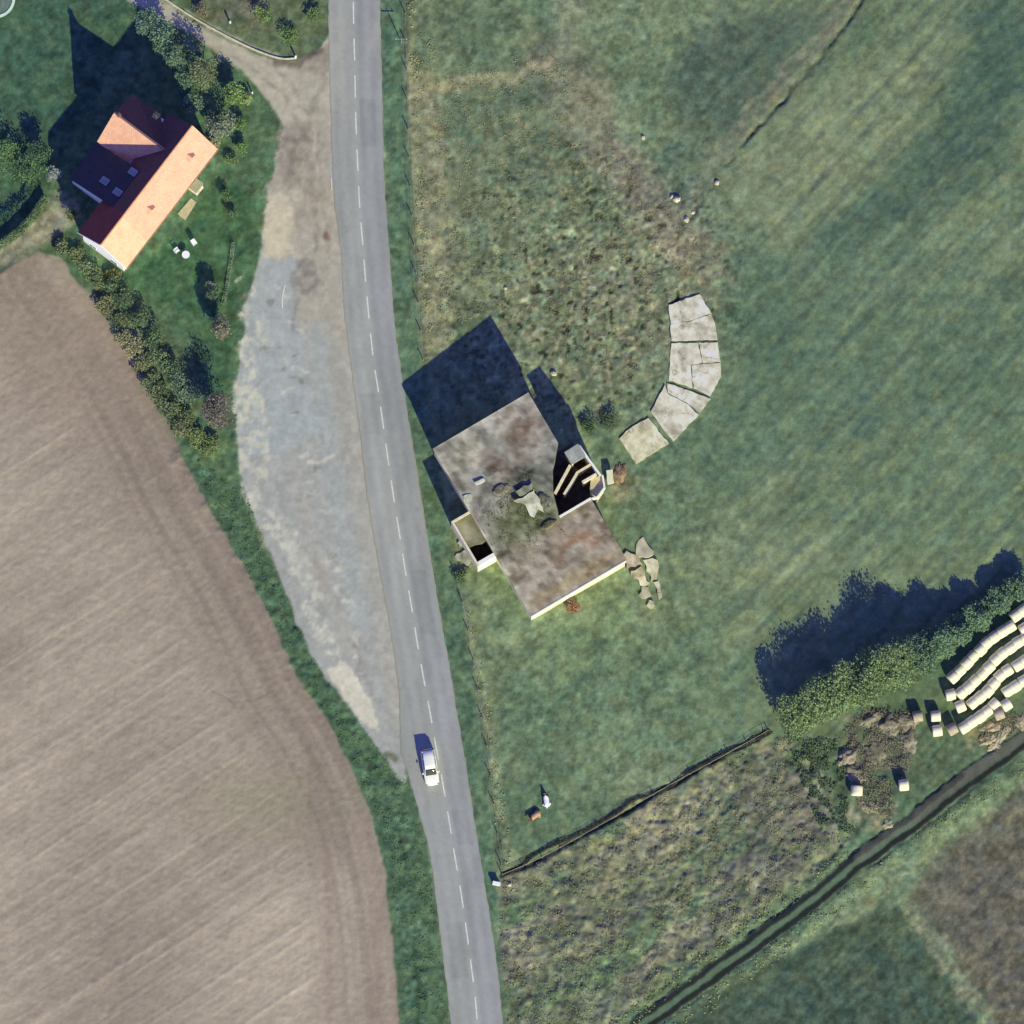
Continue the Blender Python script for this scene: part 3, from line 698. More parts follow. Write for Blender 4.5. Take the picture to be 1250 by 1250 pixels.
# garden and lane trees by the house
GT = [
    (182, 34, 1.8, 5.6, (58, 76, 68), (104, 130, 116), 'bluish green tree by the lane, farthest up the photo in the garden row'),
    (200, 54, 1.8, 5.2, (58, 78, 66), (104, 132, 112), 'bluish green tree by the lane, second down the garden row'),
    (216, 74, 1.6, 5.2, (60, 80, 66), (106, 130, 110), 'bluish green tree by the lane, third down the garden row'),
    (228, 100, 1.4, 3.6, (58, 80, 66), (100, 126, 106), 'small dark green tree just off the northeast corner of the house'),
    (236, 128, 1.2, 3.0, (62, 84, 70), (112, 136, 118), 'narrow pale tree close to the northeast roof corner'),
    (253, 94, 2.0, 4.6, (78, 92, 70), (122, 132, 104), 'broad greyish green tree beside the lane bend'),
    (268, 152, 1.9, 3.2, (82, 96, 84), (132, 142, 126), 'pale grey-green tree right of the orange roof'),
    (283, 116, 1.5, 2.8, (76, 104, 66), (124, 148, 98), 'yellow-green tree nearest the lane corner'),
    (268, 404, 1.5, 3.9, (84, 92, 78), (128, 130, 112), 'grey-brown tree in the lower garden beside the lay-by'),
    (257, 356, 1.1, 2.2, (60, 84, 68), (98, 118, 100), 'small dark tree in the middle of the front lawn'),
    (268, 506, 2.1, 5.2, (80, 82, 80), (108, 106, 102), 'dull purplish grey tree at the south tip of the garden'),
    (30, 214, 2.0, 3.6, (58, 84, 64), (96, 124, 92), 'dark green tree left of the house, beside the driveway hedge'),
    (8, 196, 2.2, 3.8, (62, 90, 66), (100, 130, 94), 'dark green tree at the left edge of the photo'),
    (50, 190, 1.5, 3.0, (54, 80, 66), (88, 112, 92), 'dark green tree nearest the west corner of the house'),
]
for k, (x, y, r_, h, cd, clr, lb) in enumerate(GT):
    plant('garden_tree', lb, 'tree', x, y, r_, h, cd, clr, None, h*.22, 2600 if x > 256 and y > 340 else 1600, seed=30+k, leaf=.12)
SH = [(300, 122, .8, 1.3, (88, 116, 72), (144, 162, 112), 'bright green shrub at the lane corner of the garden'),
      (262, 176, .7, 1.2, (110, 118, 96), (160, 160, 138), 'pale shrub touching the east roof corner'),
      (292, 152, .9, 1.4, (60, 84, 60), (104, 132, 88), 'dark shrub between the garden trees and the lay-by'),
      (296, 182, .9, 1.3, (66, 90, 64), (110, 138, 92), 'green shrub above the front garden lawn'),
      (283, 196, .8, 1.1, (70, 92, 64), (112, 136, 92), 'low green shrub left of another at the top of the front lawn'),
      (276, 240, .7, 1.5, (60, 84, 62), (94, 118, 84), 'upright shrub casting a dark shadow beside the terrace'),
      (284, 262, .6, 1.4, (60, 84, 62), (98, 122, 88), 'upright shrub on the lawn below the terrace, nearer the lay-by'),
      (90, 262, 1.0, 2.0, (58, 76, 58), (92, 108, 80), 'dark shrub against the west corner of the white gable'),
      (138, 338, .9, .9, (92, 100, 60), (128, 130, 84), 'yellowish green shrub under the white gable wall'),
      (64, 216, 1.0, 2.4, (96, 108, 108), (150, 160, 158), 'pale grey shrub on the west side of the house'),
      (320, 18, 1.2, 1.2, (74, 100, 64), (116, 140, 92), 'green shrub in the grass island between lane and road, upper one'),
      (352, 44, 1.3, 1.3, (74, 100, 64), (112, 138, 90), 'green shrub in the grass island, nearest the lane mouth'),
      (382, 22, 1.2, 1.2, (76, 100, 66), (110, 134, 90), 'green shrub in the grass island, beside the main road'),
      (245, 14, .9, 1.0, (86, 92, 78), (128, 126, 108), 'brownish shrub at the narrow end of the grass island'),
      (742, 512, 1.3, 1.0, (62, 78, 66), (92, 108, 88), 'low dark shrub between the ruin and the curved concrete slabs'),
      (720, 520, 1.0, 1.1, (60, 80, 64), (92, 112, 86), 'low dark shrub against the north side of the stairwell'),
      (700, 741, .95, 1.1, (92, 72, 62), (150, 124, 104), 'rusty brown round shrub below the sunlit wall of the ruin'),
      (562, 704, .9, .9, (66, 88, 66), (98, 122, 88), 'dark green shrub beside the road below the ruin annex'),
      ]
for k, (x, y, r_, h, cd, clr, lb) in enumerate(SH):
    plant('shrub', lb, 'shrub', x, y, r_, h, cd, clr, None, h*.08, 700, seed=60+k, leaf=.09, parts=BUSH)
# hedgerow between the garden and the ploughed field
HR = [(76, 302, 1.0, 1.0, 0), (92, 312, 1.2, 1.1, 0), (108, 330, 1.3, 1.3, 1), (122, 342, 1.3, 1.5, 0), (138, 350, 1.3, 1.5, 2), (152, 366, 1.4, 1.8, 2), (130, 374, 1.3, 1.3, 3),
      (146, 392, 1.2, 1.3, 0), (171, 390, 1.4, 2.0, 2), (152, 412, 1.2, 1.1, 4), (188, 415, 1.5, 2.1, 2), (165, 426, 1.2, 1.1, 4), (190, 436, 1.5, 1.9, 1), (172, 446, 1.2, 1.2, 3),
      (208, 450, 1.5, 2.0, 2), (184, 464, 1.3, 1.3, 1), (218, 466, 1.4, 1.9, 5), (194, 480, 1.3, 1.3, 0), (230, 482, 1.4, 2.0, 5), (206, 499, 1.4, 1.3, 1), (226, 508, 1.3, 1.2, 0),
      (222, 524, 1.2, 1.2, 3), (240, 534, 1.3, 1.1, 6), (256, 546, 1.4, 1.1, 6)]
HC0 = [((70, 88, 66), (116, 130, 98)), ((72, 94, 74), (118, 136, 108)), ((52, 78, 62), (88, 118, 92)), ((88, 94, 74), (136, 136, 110)), ((116, 110, 92), (176, 168, 146)), ((64, 88, 84), (112, 142, 134)), ((84, 108, 66), (140, 156, 106))]
HC = [tuple(tuple(.5*v+.5*q for v, q in zip(a, b)) for a, b in zip(p_, ((68, 84, 64), (112, 124, 96)))) for p_ in HC0]
for k, (x, y, r_, h, c) in enumerate(HR):
    plant('hedgerow_bush', ['mixed green', 'grey-green', 'dark green', 'dull olive', 'pale beige-green', 'bluish green', 'light green'][c]+f' bush, {ordn(k)} from the house end of the hedgerow beside the ploughed field',
          'bush', x, y, r_, h, *HC[c], 'bushes in the hedgerow beside the ploughed field', h*.06, 900, seed=90+k, leaf=.11, parts=BUSH)
# clipped hedge by the driveway
def hedge(name, label, pts, width, h, cd, clr, dens=90, leaf=.1, group=None):
    P = resample(pts, .5); c = (P[0]+P[-1])/2; root = thing(name, label, 'hedge', (c.x, c.y, 0), 0, group)
    L = sum((P[i+1]-P[i]).length for i in range(len(P)-1)); N_ = int(L*dens*(width+h))
    r = np.random.RandomState(int(L*100)); k = r.randint(0, len(P)-1, N_); t = r.rand(N_)
    A = np.array([[p.x, p.y] for p in P]); B = A[np.minimum(k+1, len(P)-1)]; A_ = A[k]; q = A_+(B-A_)*t[:, None]
    d = B-A_; d /= np.linalg.norm(d, axis=1)[:, None]+1e-9; nn = np.stack([-d[:, 1], d[:, 0]], 1)
    side = r.rand(N_)*2-1; hh = h*(1+.12*np.sin(q[:, 0]*1.3)+.08*np.sin(q[:, 1]*2.9))
    onside = r.rand(N_) < .45
    ws = np.where(onside, np.sign(side)*(1+.1*r.normal(size=N_)), side)*width/2
    zz = np.where(onside, r.rand(N_)*hh, hh*(1-.1*np.abs(side)+.06*r.normal(size=N_)))
    P3 = np.stack([q[:, 0]+nn[:, 0]*ws-c.x, q[:, 1]+nn[:, 1]*ws-c.y, np.maximum(zz, .05)], 1)
    T = np.clip(.5+.9*fbm(q[:, 0]*1.1+ws, q[:, 1]*1.1, 3, 3)+.25*r.normal(size=N_)*.5, 0, 1)[:, None]
    C = np.clip((lin(cd)*(1-T)+lin(clr)*T)/GAIN, .004, .8)
    leaf_cloud('foliage', P3, leaf*(.6+.8*r.rand(N_)), C, root)
    bm = bmesh.new()                                   # woody core of stems
    Lp = []; Rp = []
    for i in range(len(P)):
        d_ = (P[min(i+1, len(P)-1)]-P[max(i-1, 0)]).normalized(); wv = width*(.2+.06*math.sin(i*1.9)); Lp.append((P[i].x-c.x-d_.y*wv, P[i].y-c.y+d_.x*wv)); Rp.append((P[i].x-c.x+d_.y*wv, P[i].y-c.y-d_.x*wv))
    prism(bm, Lp+Rp[::-1], -.15, h*.5); obj('branches', bm, M_bark, root)
    return root
hedge('clipped_hedge', 'tall dark green hedge above the pale path at the left edge', [(-40, 322), (0, 302), (30, 278), (56, 244)], .7, 2.3, (66, 88, 68), (104, 124, 96))
hedge('low_hedge', 'low pale green hedge along the lay-by side of the front lawn', [(285, 296), (281, 325), (277, 350), (272, 372)], .4, .35, (96, 122, 102), (130, 152, 132), 160, .06)
# uncountable undergrowth
def herbage(name, label, polys, N_, cd, clr, h=.35, leaf=.12, warp=1.0, thr=-.1, s=40):
    r = np.random.RandomState(len(label)+N_); xs = [p[0] for q in polys for p in q]; ys_ = [p[1] for q in polys for p in q]
    px = r.uniform(min(xs), max(xs), N_*4); py = r.uniform(min(ys_), max(ys_), N_*4); ok = np.zeros(N_*4, bool)
    for q in polys: ok |= poly_sd(px, py, q) < 0
    cl_ = fbm(px*.09, py*.09, s, 3); ok &= cl_ > thr
    px, py, cl_ = px[ok][:N_], py[ok][:N_], cl_[ok][:N_]
    x = (px-625)/10; pts = np.array([tuple(G(a, b)) for a, b in zip(px, py)])
    pts[:, 2] += r.rand(len(px))*h*(np.clip(cl_+.5, .1, 1))
    T = np.clip(r.rand(len(px))*.7+fbm(px*.12, py*.12, s+1, 2)*.6+.15, 0, 1)[:, None]
    C = np.clip((lin(cd)*(1-T)+lin(clr)*T)/GAIN, .004, .8)
    o = leaf_cloud(name, pts, leaf*(.5+r.rand(len(px))), C); tag(o, label, 'undergrowth', kind='stuff'); return o
herbage('undergrowth', 'dense dark green undergrowth between ploughed field and lay-by', [[(240, 560), (296, 590), (350, 740), (420, 870), (480, 935), (500, 960), (522, 1040), (545, 1240), (500, 1240), (486, 1120), (466, 1020), (430, 930), (350, 790), (270, 640)]], 9000, (66, 94, 70), (84, 114, 82), .12, .09)
herbage('scrub_growth', 'rough brown and green scrub south of the diagonal fence', [SCRUB], 16000, (86, 98, 78), (138, 140, 112), .22, .085, thr=-.05)
herbage('nettle_patch', 'dark weeds around the grey heap near the bale stack', [[(960, 900), (1040, 905), (1030, 960), (1050, 1020), (1000, 1010), (980, 960)]], 3500, (58, 78, 64), (88, 108, 84), .3, .11)
herbage('tussock_grass', 'tussocky yellowed grass on the trampled pasture by the ruin', [[(505, 20), (560, 80), (670, 60), (860, 300), (840, 360), (760, 480), (680, 430), (600, 370), (520, 440)]], 12000, (96, 106, 80), (144, 144, 114), .12, .075, thr=.1)
herbage('roadside_grass', 'pale seeding grass on the fence line by the pasture', [[(568, 740), (580, 740), (604, 880), (628, 1060), (612, 1060), (590, 900)], [(496, -10), (508, -10), (516, 200), (530, 420), (516, 420)]], 5500, (104, 116, 84), (158, 160, 126), .25, .09)
herbage('bank_grass', 'bright green and yellow grass on the banks of the farm track', [[(800, 1290), (1060, 1086), (1250, 945), (1250, 925), (1050, 1070), (790, 1262)], [(740, 1250), (1020, 1040), (1030, 1050), (760, 1262)]], 7000, (92, 114, 76), (152, 162, 116), .25, .10)

# ------------------------------------------------------------------ farmhouse
R0_ = W(235, 153, 9.3); R1_ = W(123, 299, 9.3)
uu = (R1_-R0_); HL = uu.length; ang = math.atan2(uu.y, uu.x)
house = thing('farmhouse', 'white rendered farmhouse with steep orange tiled roof and a rear wing', 'house', (R0_.x, R0_.y, 0), ang)
def tile_attr(o):
    """tile coordinates: x along courses, y up the slope"""
    me = o.data; a = me.attributes.new('tile', 'FLOAT_VECTOR', 'CORNER'); data = []
    for p in me.polygons:
        nn = p.normal; hx = Vector((nn.y, -nn.x, 0))
        hx = hx.normalized() if hx.length > .05 else Vector((1, 0, 0)); up = nn.cross(hx)
        for li in p.loop_indices:
            c = me.vertices[me.loops[li].vertex_index].co; data += [c.dot(hx), c.dot(up), 0]
    a.data.foreach_set('vector', data)
def slab(bm, quad, th=.16):
    """quad: 4 points counter-clockwise from above"""
    q = [Vector(p) for p in quad]; nn = (q[1]-q[0]).cross(q[-1]-q[0]).normalized()
    if nn.z < 0: nn = -nn
    t = [bm.verts.new(p) for p in q]; b = [bm.verts.new(p-nn*th) for p in q]
    bm.faces.new(t); bm.faces.new(b[::-1]); m = len(q)
    for i in range(m): bm.faces.new((t[i], b[i], b[(i+1) % m], t[(i+1) % m]))
ZR, SL, EV, OV = 9.3, 1.11, 3.1, .62
def zm(v): return ZR-abs(v)*SL
x0, x1 = 0.0, HL
XS = 14.2
bm = bmesh.new()
# walls: pentagon prism
def penta(bm, xa, xb, hw, ze, zr, drop=.2):
    sec = [(-hw, -.2), (hw, -.2), (hw, ze-drop), (0, zr-drop), (-hw, ze-drop)]
    A = [bm.verts.new((xa, y, z)) for y, z in sec]; B = [bm.verts.new((xb, y, z)) for y, z in sec]
    bm.faces.new(A[::-1]); bm.faces.new(B)
    for i in range(5): bm.faces.new((A[i], A[(i+1) % 5], B[(i+1) % 5], B[i]))
penta(bm, .25, HL-.12, EV, zm(EV), ZR)
obj('wall', bm, M_wall, house)
EVo = EV+OV
bm = bmesh.new(); slab(bm, [(x0, 0.0, ZR), (x0, EVo, zm(EVo)), (XS, EVo, zm(EVo)), (XS, 0, ZR)])
roof = obj('roof', bm, M_tile, house); tile_attr(roof)
M_rear = mat_tiles('shade_darkened_tiles', (112, 84, 84), (90, 66, 68))  # shade of the rear slopes painted in as a darker tile colour
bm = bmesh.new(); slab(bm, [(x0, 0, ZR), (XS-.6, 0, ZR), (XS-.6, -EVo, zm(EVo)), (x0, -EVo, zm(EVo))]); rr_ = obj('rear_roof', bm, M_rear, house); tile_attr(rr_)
bm = bmesh.new(); slab(bm, [(XS, 0.0, ZR), (XS, EVo, zm(EVo)), (x1, EVo, zm(EVo)), (x1, 0, ZR)])
pass
roof2 = obj('roof', bm, M_tile2, house); tile_attr(roof2); roof2['label'] = 'newer section of roof tiles at the white gable end'
bm = bmesh.new(); slab(bm, [(XS-.6, 0, ZR), (x1, 0, ZR), (x1, -EVo, zm(EVo)), (XS-.6, -EVo, zm(EVo))]); rr_ = obj('rear_roof', bm, mat_tiles('shade_darkened_red_tiles', (144, 84, 78), (112, 66, 64)), house); tile_attr(rr_)  # gable-end rear slope, its shade also put into the tile colour
bm = bmesh.new()
k = 0
xx = x0+.05
while xx < x1-.05:
    cyl(bm, (xx, 0, ZR+.02), (min(xx+.42, x1), 0, ZR+.02), .12, .11, 8); xx += .42
rt = obj('ridge_tiles', bm, mat_noise('ridge_clay', (206, 140, 110), (220, 158, 128), 3), roof)
# rear wing
WX0, WX1, WR, WZ = 0.65, 8.0, 4.3, 8.15
WY = -8.75; WS = 1.08
bm = bmesh.new()
sec = [(WX0+.28, -.2), (WX1-.25, -.2), (WX1-.25, WZ-(WX1-.25-WR)*WS-.2), (WR, WZ-.2), (WX0+.28, WZ-(WR-WX0-.28)*WS-.2)]
A = [bm.verts.new((x, WY+.25, z)) for x, z in sec]; B = [bm.verts.new((x, -3.0, z)) for x, z in sec]
bm.faces.new(A); bm.faces.new(B[::-1])
for i in range(5): bm.faces.new((A[i], A[(i+1) % 5], B[(i+1) % 5], B[i]))
obj('wing_wall', bm, M_wall, house)
def vy(z): return -(ZR-z)/SL             # v on main rear slope at height z
bm = bmesh.new()
ze1 = WZ-(WX1-WR)*WS; ze0 = WZ-(WR-WX0)*WS
slab(bm, [(WR, WY, WZ), (WX1, WY, ze1), (WX1, vy(ze1)+.05, ze1), (WR, vy(WZ)+.05, WZ)][::1])
wr = obj('wing_roof', bm, M_tile, house); tile_attr(wr)
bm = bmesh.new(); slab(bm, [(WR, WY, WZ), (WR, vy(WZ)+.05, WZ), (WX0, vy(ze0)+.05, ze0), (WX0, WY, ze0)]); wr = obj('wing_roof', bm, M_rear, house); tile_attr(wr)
# catslide over the yard side
CS0, CS1 = 8.06, 13.6; cz0, cv0, cz1, cv1 = zm(2.0)+.06, -2.0, 3.3, -8.8
bm = bmesh.new(); slab(bm, [(CS0, cv0, cz0), (CS1, cv0, cz0), (CS1, cv1, cz1), (CS0, cv1, cz1)])
cr_ = obj('catslide_roof', bm, mat_tiles('dark_slate_tiles', (78, 76, 84), (58, 56, 64)), house); tile_attr(cr_)
bm = bmesh.new(); prism(bm, [(CS0+.05, -3.5), (CS1-.15, -3.5), (CS1-.15, cv1+.3), (CS0+.05, cv1+.3)], -.2, lambda x, y: cz0+(y-cv0)/(cv1-cv0)*(cz1-cz0)-.22)
obj('catslide_wall', bm, M_wall, house)
def zc_(y): return cz0+(y-cv0)/(cv1-cv0)*(cz1-cz0)
for (ix_, iy_, w_, l_) in ((172, 203, 0, 0), (128, 221, 0, 0), (146, 238, 0, 0)):
    p = W(ix_, iy_, 5.6)-Vector((R0_.x, R0_.y, 0)); q = Matrix.Rotation(-ang, 3, 'Z') @ p
    x_, y_ = q.x, max(min(q.y, -2.6), -8); 
    x_ = min(max(x_, CS0+.6), CS1-.5)
    sl_ = math.atan2(cz0-cz1, cv0-cv1); M = Matrix.Translation((x_, y_, zc_(y_)+.06)) @ Matrix.Rotation(sl_, 4, 'X')
    bm = bmesh.new(); box(bm, -.42, .42, -.62, .62, -.05, .07, M); fr = obj('skylight', bm, M_metal, house)
    bm = bmesh.new(); box(bm, -.34, .34, -.54, .54, .07, .085, M); obj('pane', bm, M_sky_glass, fr)
# front dormers
M_dorm = mat_noise('dormer_cheek_tiles', (130, 66, 48), (150, 80, 58), 4)
for (ix_, iy_) in ((230, 190), (181, 254)):
    p = W(ix_, iy_, 7.3)-Vector((R0_.x, R0_.y, 0)); q = Matrix.Rotation(-ang, 3, 'Z') @ p; x_ = q.x; y_ = max(q.y, 1.2)
    zb = zm(y_+.5); zt = zb+.75; yb = (ZR-zt)/SL
    bm = bmesh.new()
    hull_faces(bm, [(x_-.5, y_+.5, zb), (x_+.5, y_+.5, zb), (x_+.5, y_+.5, zb+.45), (x_, y_+.5, zt), (x_-.5, y_+.5, zb+.45),
                    (x_-.5, (ZR-zb-.45)/SL, zb+.45), (x_+.5, (ZR-zb-.45)/SL, zb+.45), (x_, yb, zt)], [(0, 1, 2, 3, 4), (0, 4, 5), (1, 6, 2), (2, 6, 7, 3), (4, 3, 7, 5)])
    dm = obj('dormer', bm, M_dorm, house)
    bm = bmesh.new()
    slab(bm, [(x_, y_+.62, zt+.07), (x_, yb-.05, zt+.07), (x_-.62, (ZR-zb-.40)/SL, zb+.36), (x_-.62, y_+.62, zb+.36)], .05)
    slab(bm, [(x_, y_+.62, zt+.07), (x_+.62, y_+.62, zb+.36), (x_+.62, (ZR-zb-.40)/SL, zb+.36), (x_, yb-.05, zt+.07)], .05)
    dr = obj('dormer_roof', bm, M_tile, dm); tile_attr(dr)
    bm = bmesh.new(); box(bm, x_-.3, x_+.3, y_+.5, y_+.52, zb+.08, zb+.42); obj('pane', bm, M_glass, dm)
# chimney on the wing ridge, aerial
bm = bmesh.new(); box(bm, WR-.2, WR+.2, WY+.5, WY+.9, WZ-.6, WZ+.6); ch = obj('chimney', bm, mat_noise('chimney_brick', (150, 96, 76), (178, 124, 100), 8), house)
bm = bmesh.new(); box(bm, WR-.24, WR+.24, WY+.46, WY+.94, WZ+.6, WZ+.68); cyl(bm, (WR, WY+.7, WZ+.68), (WR, WY+.7, WZ+.9), .1, .09, 10); obj('chimney_cap', bm, mat_noise('sooty_cap', (96, 84, 80), (120, 106, 100), 6), ch)
bm = bmesh.new(); cyl(bm, (1.6, -4.4, 6.0), (1.6, -4.4, 8.6), .03, .02, 6)
for k in range(5): cyl(bm, (1.6-.45, -4.7+.16*k, 8.4), (1.6+.45, -4.7+.16*k, 8.4), .012, .012, 5)
cyl(bm, (1.6, -4.8, 8.4), (1.6, -3.95, 8.4), .015, .015, 5); obj('aerial', bm, M_metal, house)
# windows, door, gutters
def window(parent, axis, a, b, c, w_, h_):
    """axis 'x': on a wall facing +-x at x=a, centre y=b, z=c"""
    bm = bmesh.new()
    if axis == 'y': box(bm, b-w_/2-.06, b+w_/2+.06, a-.03, a+.03, c-h_/2-.06, c+h_/2+.06)
    else: box(bm, a-.03, a+.03, b-w_/2-.06, b+w_/2+.06, c-h_/2-.06, c+h_/2+.06)
    f = obj('window', bm, M_white, parent); bm = bmesh.new()
    for s in (-1, 1):
        if axis == 'y': box(bm, b+s*w_/4-w_/4+.03, b+s*w_/4+w_/4-.03, a-.035, a+.035, c-h_/2, c+h_/2)
        else: box(bm, a-.035, a+.035, b+s*w_/4-w_/4+.03, b+s*w_/4+w_/4-.03, c-h_/2, c+h_/2)
    obj('pane', bm, M_glass, f)
for xw in (2.0, 7.6, 11.0, 13.6, 16.4):
    window(house, 'y', EV+.01, xw, 1.6, 1.1, 1.3); 
for yw in (-1.6, 1.6): window(house, 'x', HL-.11, yw, 1.6, 1.0, 1.2)
window(house, 'x', .24, 0, 5.4, .9, 1.1)
bm = bmesh.new(); box(bm, 4.4, 5.3, EV, EV+.05, .12, 2.1); dr = obj('door', bm, mat_noise('brown_door', (96, 70, 52), (112, 84, 64), 5), house)
bm = bmesh.new(); cyl(bm, (5.2, EV+.05, 1.05), (5.2, EV+.12, 1.05), .03, .03, 6); obj('handle', bm, M_metal, dr)
bm = bmesh.new(); cyl(bm, (x0, EVo+.06, zm(EVo)-.12), (x1, EVo+.06, zm(EVo)-.12), .07, .07, 8)
for xg in (.35, HL-.3): cyl(bm, (xg, EV+.08, -.1), (xg, EV+.08, zm(EVo)-.2), .045, .045, 6)
obj('gutter', bm, mat_noise('copper_gutter', (156, 112, 90), (176, 130, 106), 5), house)
bm = bmesh.new(); box(bm, x1-.0, x1+.14, -.06, .06, ZR-.34, ZR-.1)
for s in (-1, 1):
    M = Matrix.Translation((x1+.04, s*EVo/2, zm(EVo/2)-.1)) @ Matrix.Rotation(-s*math.atan(SL), 4, 'X'); box(bm, -.035, .035, -EVo/2/math.cos(math.atan(SL)), EVo/2/math.cos(math.atan(SL)), -.12, .12, M)
obj('bargeboard', bm, M_white, house)
# glazed porch on the garden side
bm = bmesh.new(); box(bm, 4.2, 5.5, EV+.06, EV+1.5, -.1, .12); pst = obj('porch_step', bm, M_conc2, house)
for xp in (4.3, 5.4): bm = bmesh.new(); box(bm, xp-.06, xp+.06, EV+1.3, EV+1.42, .122, 2.3); obj('porch_post', bm, M_white, house)
bm = bmesh.new(); slab(bm, [(4.1, EV+.06, 2.75), (5.6, EV+.06, 2.75), (5.6, EV+1.5, 2.3), (4.1, EV+1.5, 2.3)][::-1], .07); po = obj('porch_roof', bm, mat_tiles('mossy_porch_tiles', (150, 146, 128), (110, 108, 94)), house); tile_attr(po)

# terrace, garden furniture
p4 = [W(233, 242), W(240, 247), W(226, 269), W(217, 261)]
c = sum(p4, Vector())/4
bm = bmesh.new(); prism(bm, [((p.x-c.x), (p.y-c.y)) for p in p4][::-1], -.05, .09)
o = obj('terrace', bm, mat_noise('terrace_paving', (160, 150, 126), (178, 168, 142), 3)); o.location = (c.x, c.y, G(228, 254).z+.02); tag(o, 'small beige paved terrace beside the orange roofed house', 'terrace')
def garden_chair(px, py, rz, label):
    t = thing('garden_chair', label, 'chair', G(px, py), rz, None)
    bm = bmesh.new(); box(bm, -.27, .27, -.27, .27, .40, .45); bmesh.ops.bevel(bm, geom=bm.edges[:], offset=.015, segments=2); obj('seat', bm, M_white, t)
    bm = bmesh.new(); box(bm, -.27, .27, .24, .29, .45, .95, Matrix.Rotation(math.radians(-8), 4, 'X')); obj('backrest', bm, M_white, t)
    for sx in (-1, 1):
        for sy in (-1, 1): bm = bmesh.new(); cyl(bm, (sx*.27, sy*.27, -.05), (sx*.23, sy*.23, .40), .025, .03, 6); obj('leg', bm, M_white, t)
        bm = bmesh.new(); box(bm, sx*.27-.035, sx*.27+.035, -.25, .27, .64, .67); box(bm, sx*.27-.02, sx*.27+.02, -.24, -.2, .45, .64); obj('armrest', bm, M_white, t)
garden_chair(237, 297, .6, 'white garden chair standing on the lawn nearest the house porch')
garden_chair(216, 306, 2.2, 'white garden chair, leftmost of the white furniture on the lawn')
t = thing('garden_table', 'round white garden table on the front lawn', 'table', G(227, 312))
bm = bmesh.new(); cyl(bm, (0, 0, .70), (0, 0, .74), .48, .48, 24); obj('tabletop', bm, M_white, t)
bm = bmesh.new(); cyl(bm, (0, 0, 0), (0, 0, .70), .05, .05, 8)
for k in range(4): cyl(bm, (0, 0, .12), (math.cos(k*1.571)*.35, math.sin(k*1.571)*.35, 0), .03, .025, 6)
obj('pedestal', bm, M_white, t)
# trampoline, cut by the corner of the photo
t = thing('trampoline', 'round trampoline with pale padded rim on the lawn in the top left corner', 'trampoline', G(-5, 0))
def ring(bm, r0, r1, z0, z1, nseg=48):
    for i in range(nseg):
        a = 2*math.pi*i/nseg; b = 2*math.pi*(i+1)/nseg
        P_ = lambda r_, q, z: bm.verts.new((math.cos(q)*r_, math.sin(q)*r_, z))
        vs_ = [P_(r0, a, z1), P_(r1, a, z1), P_(r1, b, z1), P_(r0, b, z1)]; bm.faces.new(vs_)
        ws_ = [P_(r0, a, z0), P_(r1, a, z0), P_(r1, b, z0), P_(r0, b, z0)]; bm.faces.new(ws_[::-1])
        bm.faces.new((vs_[1], ws_[1], ws_[2], vs_[2])); bm.faces.new((vs_[0], vs_[3], ws_[3], ws_[0]))
bm = bmesh.new(); ring(bm, 2.05, 2.4, .78, .84); bmesh.ops.remove_doubles(bm, verts=bm.verts[:], dist=.001); obj('padded_rim', bm, mat_noise('pale_green_vinyl', (180, 210, 196), (200, 224, 212), 2, rough=.5), t)
bm = bmesh.new(); cyl(bm, (0, 0, .74), (0, 0, .76), 2.05, 2.05, 48); obj('mat', bm, mat_noise('jumping_mat', (92, 110, 104), (112, 130, 122), 2), t)
for k in range(6): bm = bmesh.new(); a = k*1.047; cyl(bm, (math.cos(a)*2.25, math.sin(a)*2.25, -.05), (math.cos(a)*2.25, math.sin(a)*2.25, .78), .03, .03, 6); obj('leg', bm, M_metal, t)
t = thing('garden_ball', 'small white ball lying on the trampoline', 'ball', G(-2, 14, .77)+Vector((0, 0, .18)))
bm = bmesh.new(); bmesh.ops.create_uvsphere(bm, u_segments=16, v_segments=10, radius=.2)
o = obj('ball', bm, M_white, t, True)

# ------------------------------------------------------------------ the concrete ruin
A_ = W(528, 548, 5.4); F_ = W(648, 752, 5.5); pd = F_-A_; BL = pd.length; bang = math.atan2(pd.y, pd.x)
BW = 13.5
ruin = thing('concrete_ruin', 'flat roofed derelict concrete building with broken stairwell beside the road', 'building', (A_.x, A_.y, 0), bang)
def zr(x, y): return 5.4+1.0*max(min(y, BW), 0)/BW
def sub_col(bm, step, colfn, name, mat, parent, world=False):
    """cut a mesh into a fine lattice and paint it from a function of position"""
    for ax in (0, 1):
        vals = [v.co[ax] for v in bm.verts]; lo_, hi = min(vals), max(vals)
        k = math.floor(lo_/step)+1
        while k*step < hi:
            no_ = (1, 0, 0) if ax == 0 else (0, 1, 0); co = (k*step, 0, 0) if ax == 0 else (0, k*step, 0)
            bmesh.ops.bisect_plane(bm, geom=bm.verts[:]+bm.edges[:]+bm.faces[:], plane_co=co, plane_no=no_); k += 1
    o = obj(name, bm, mat, parent); me = o.data
    c = np.empty(len(me.vertices)*3, np.float32); me.vertices.foreach_get('co', c); c = c.reshape(-1, 3)
    set_col(me, np.clip(lin(np.clip(colfn(c), 10, 240))/GAIN, .004, .8)); return o
def mixm(c, m, tgt): return c*(1-m[:, None])+np.asarray(tgt, float)*m[:, None]
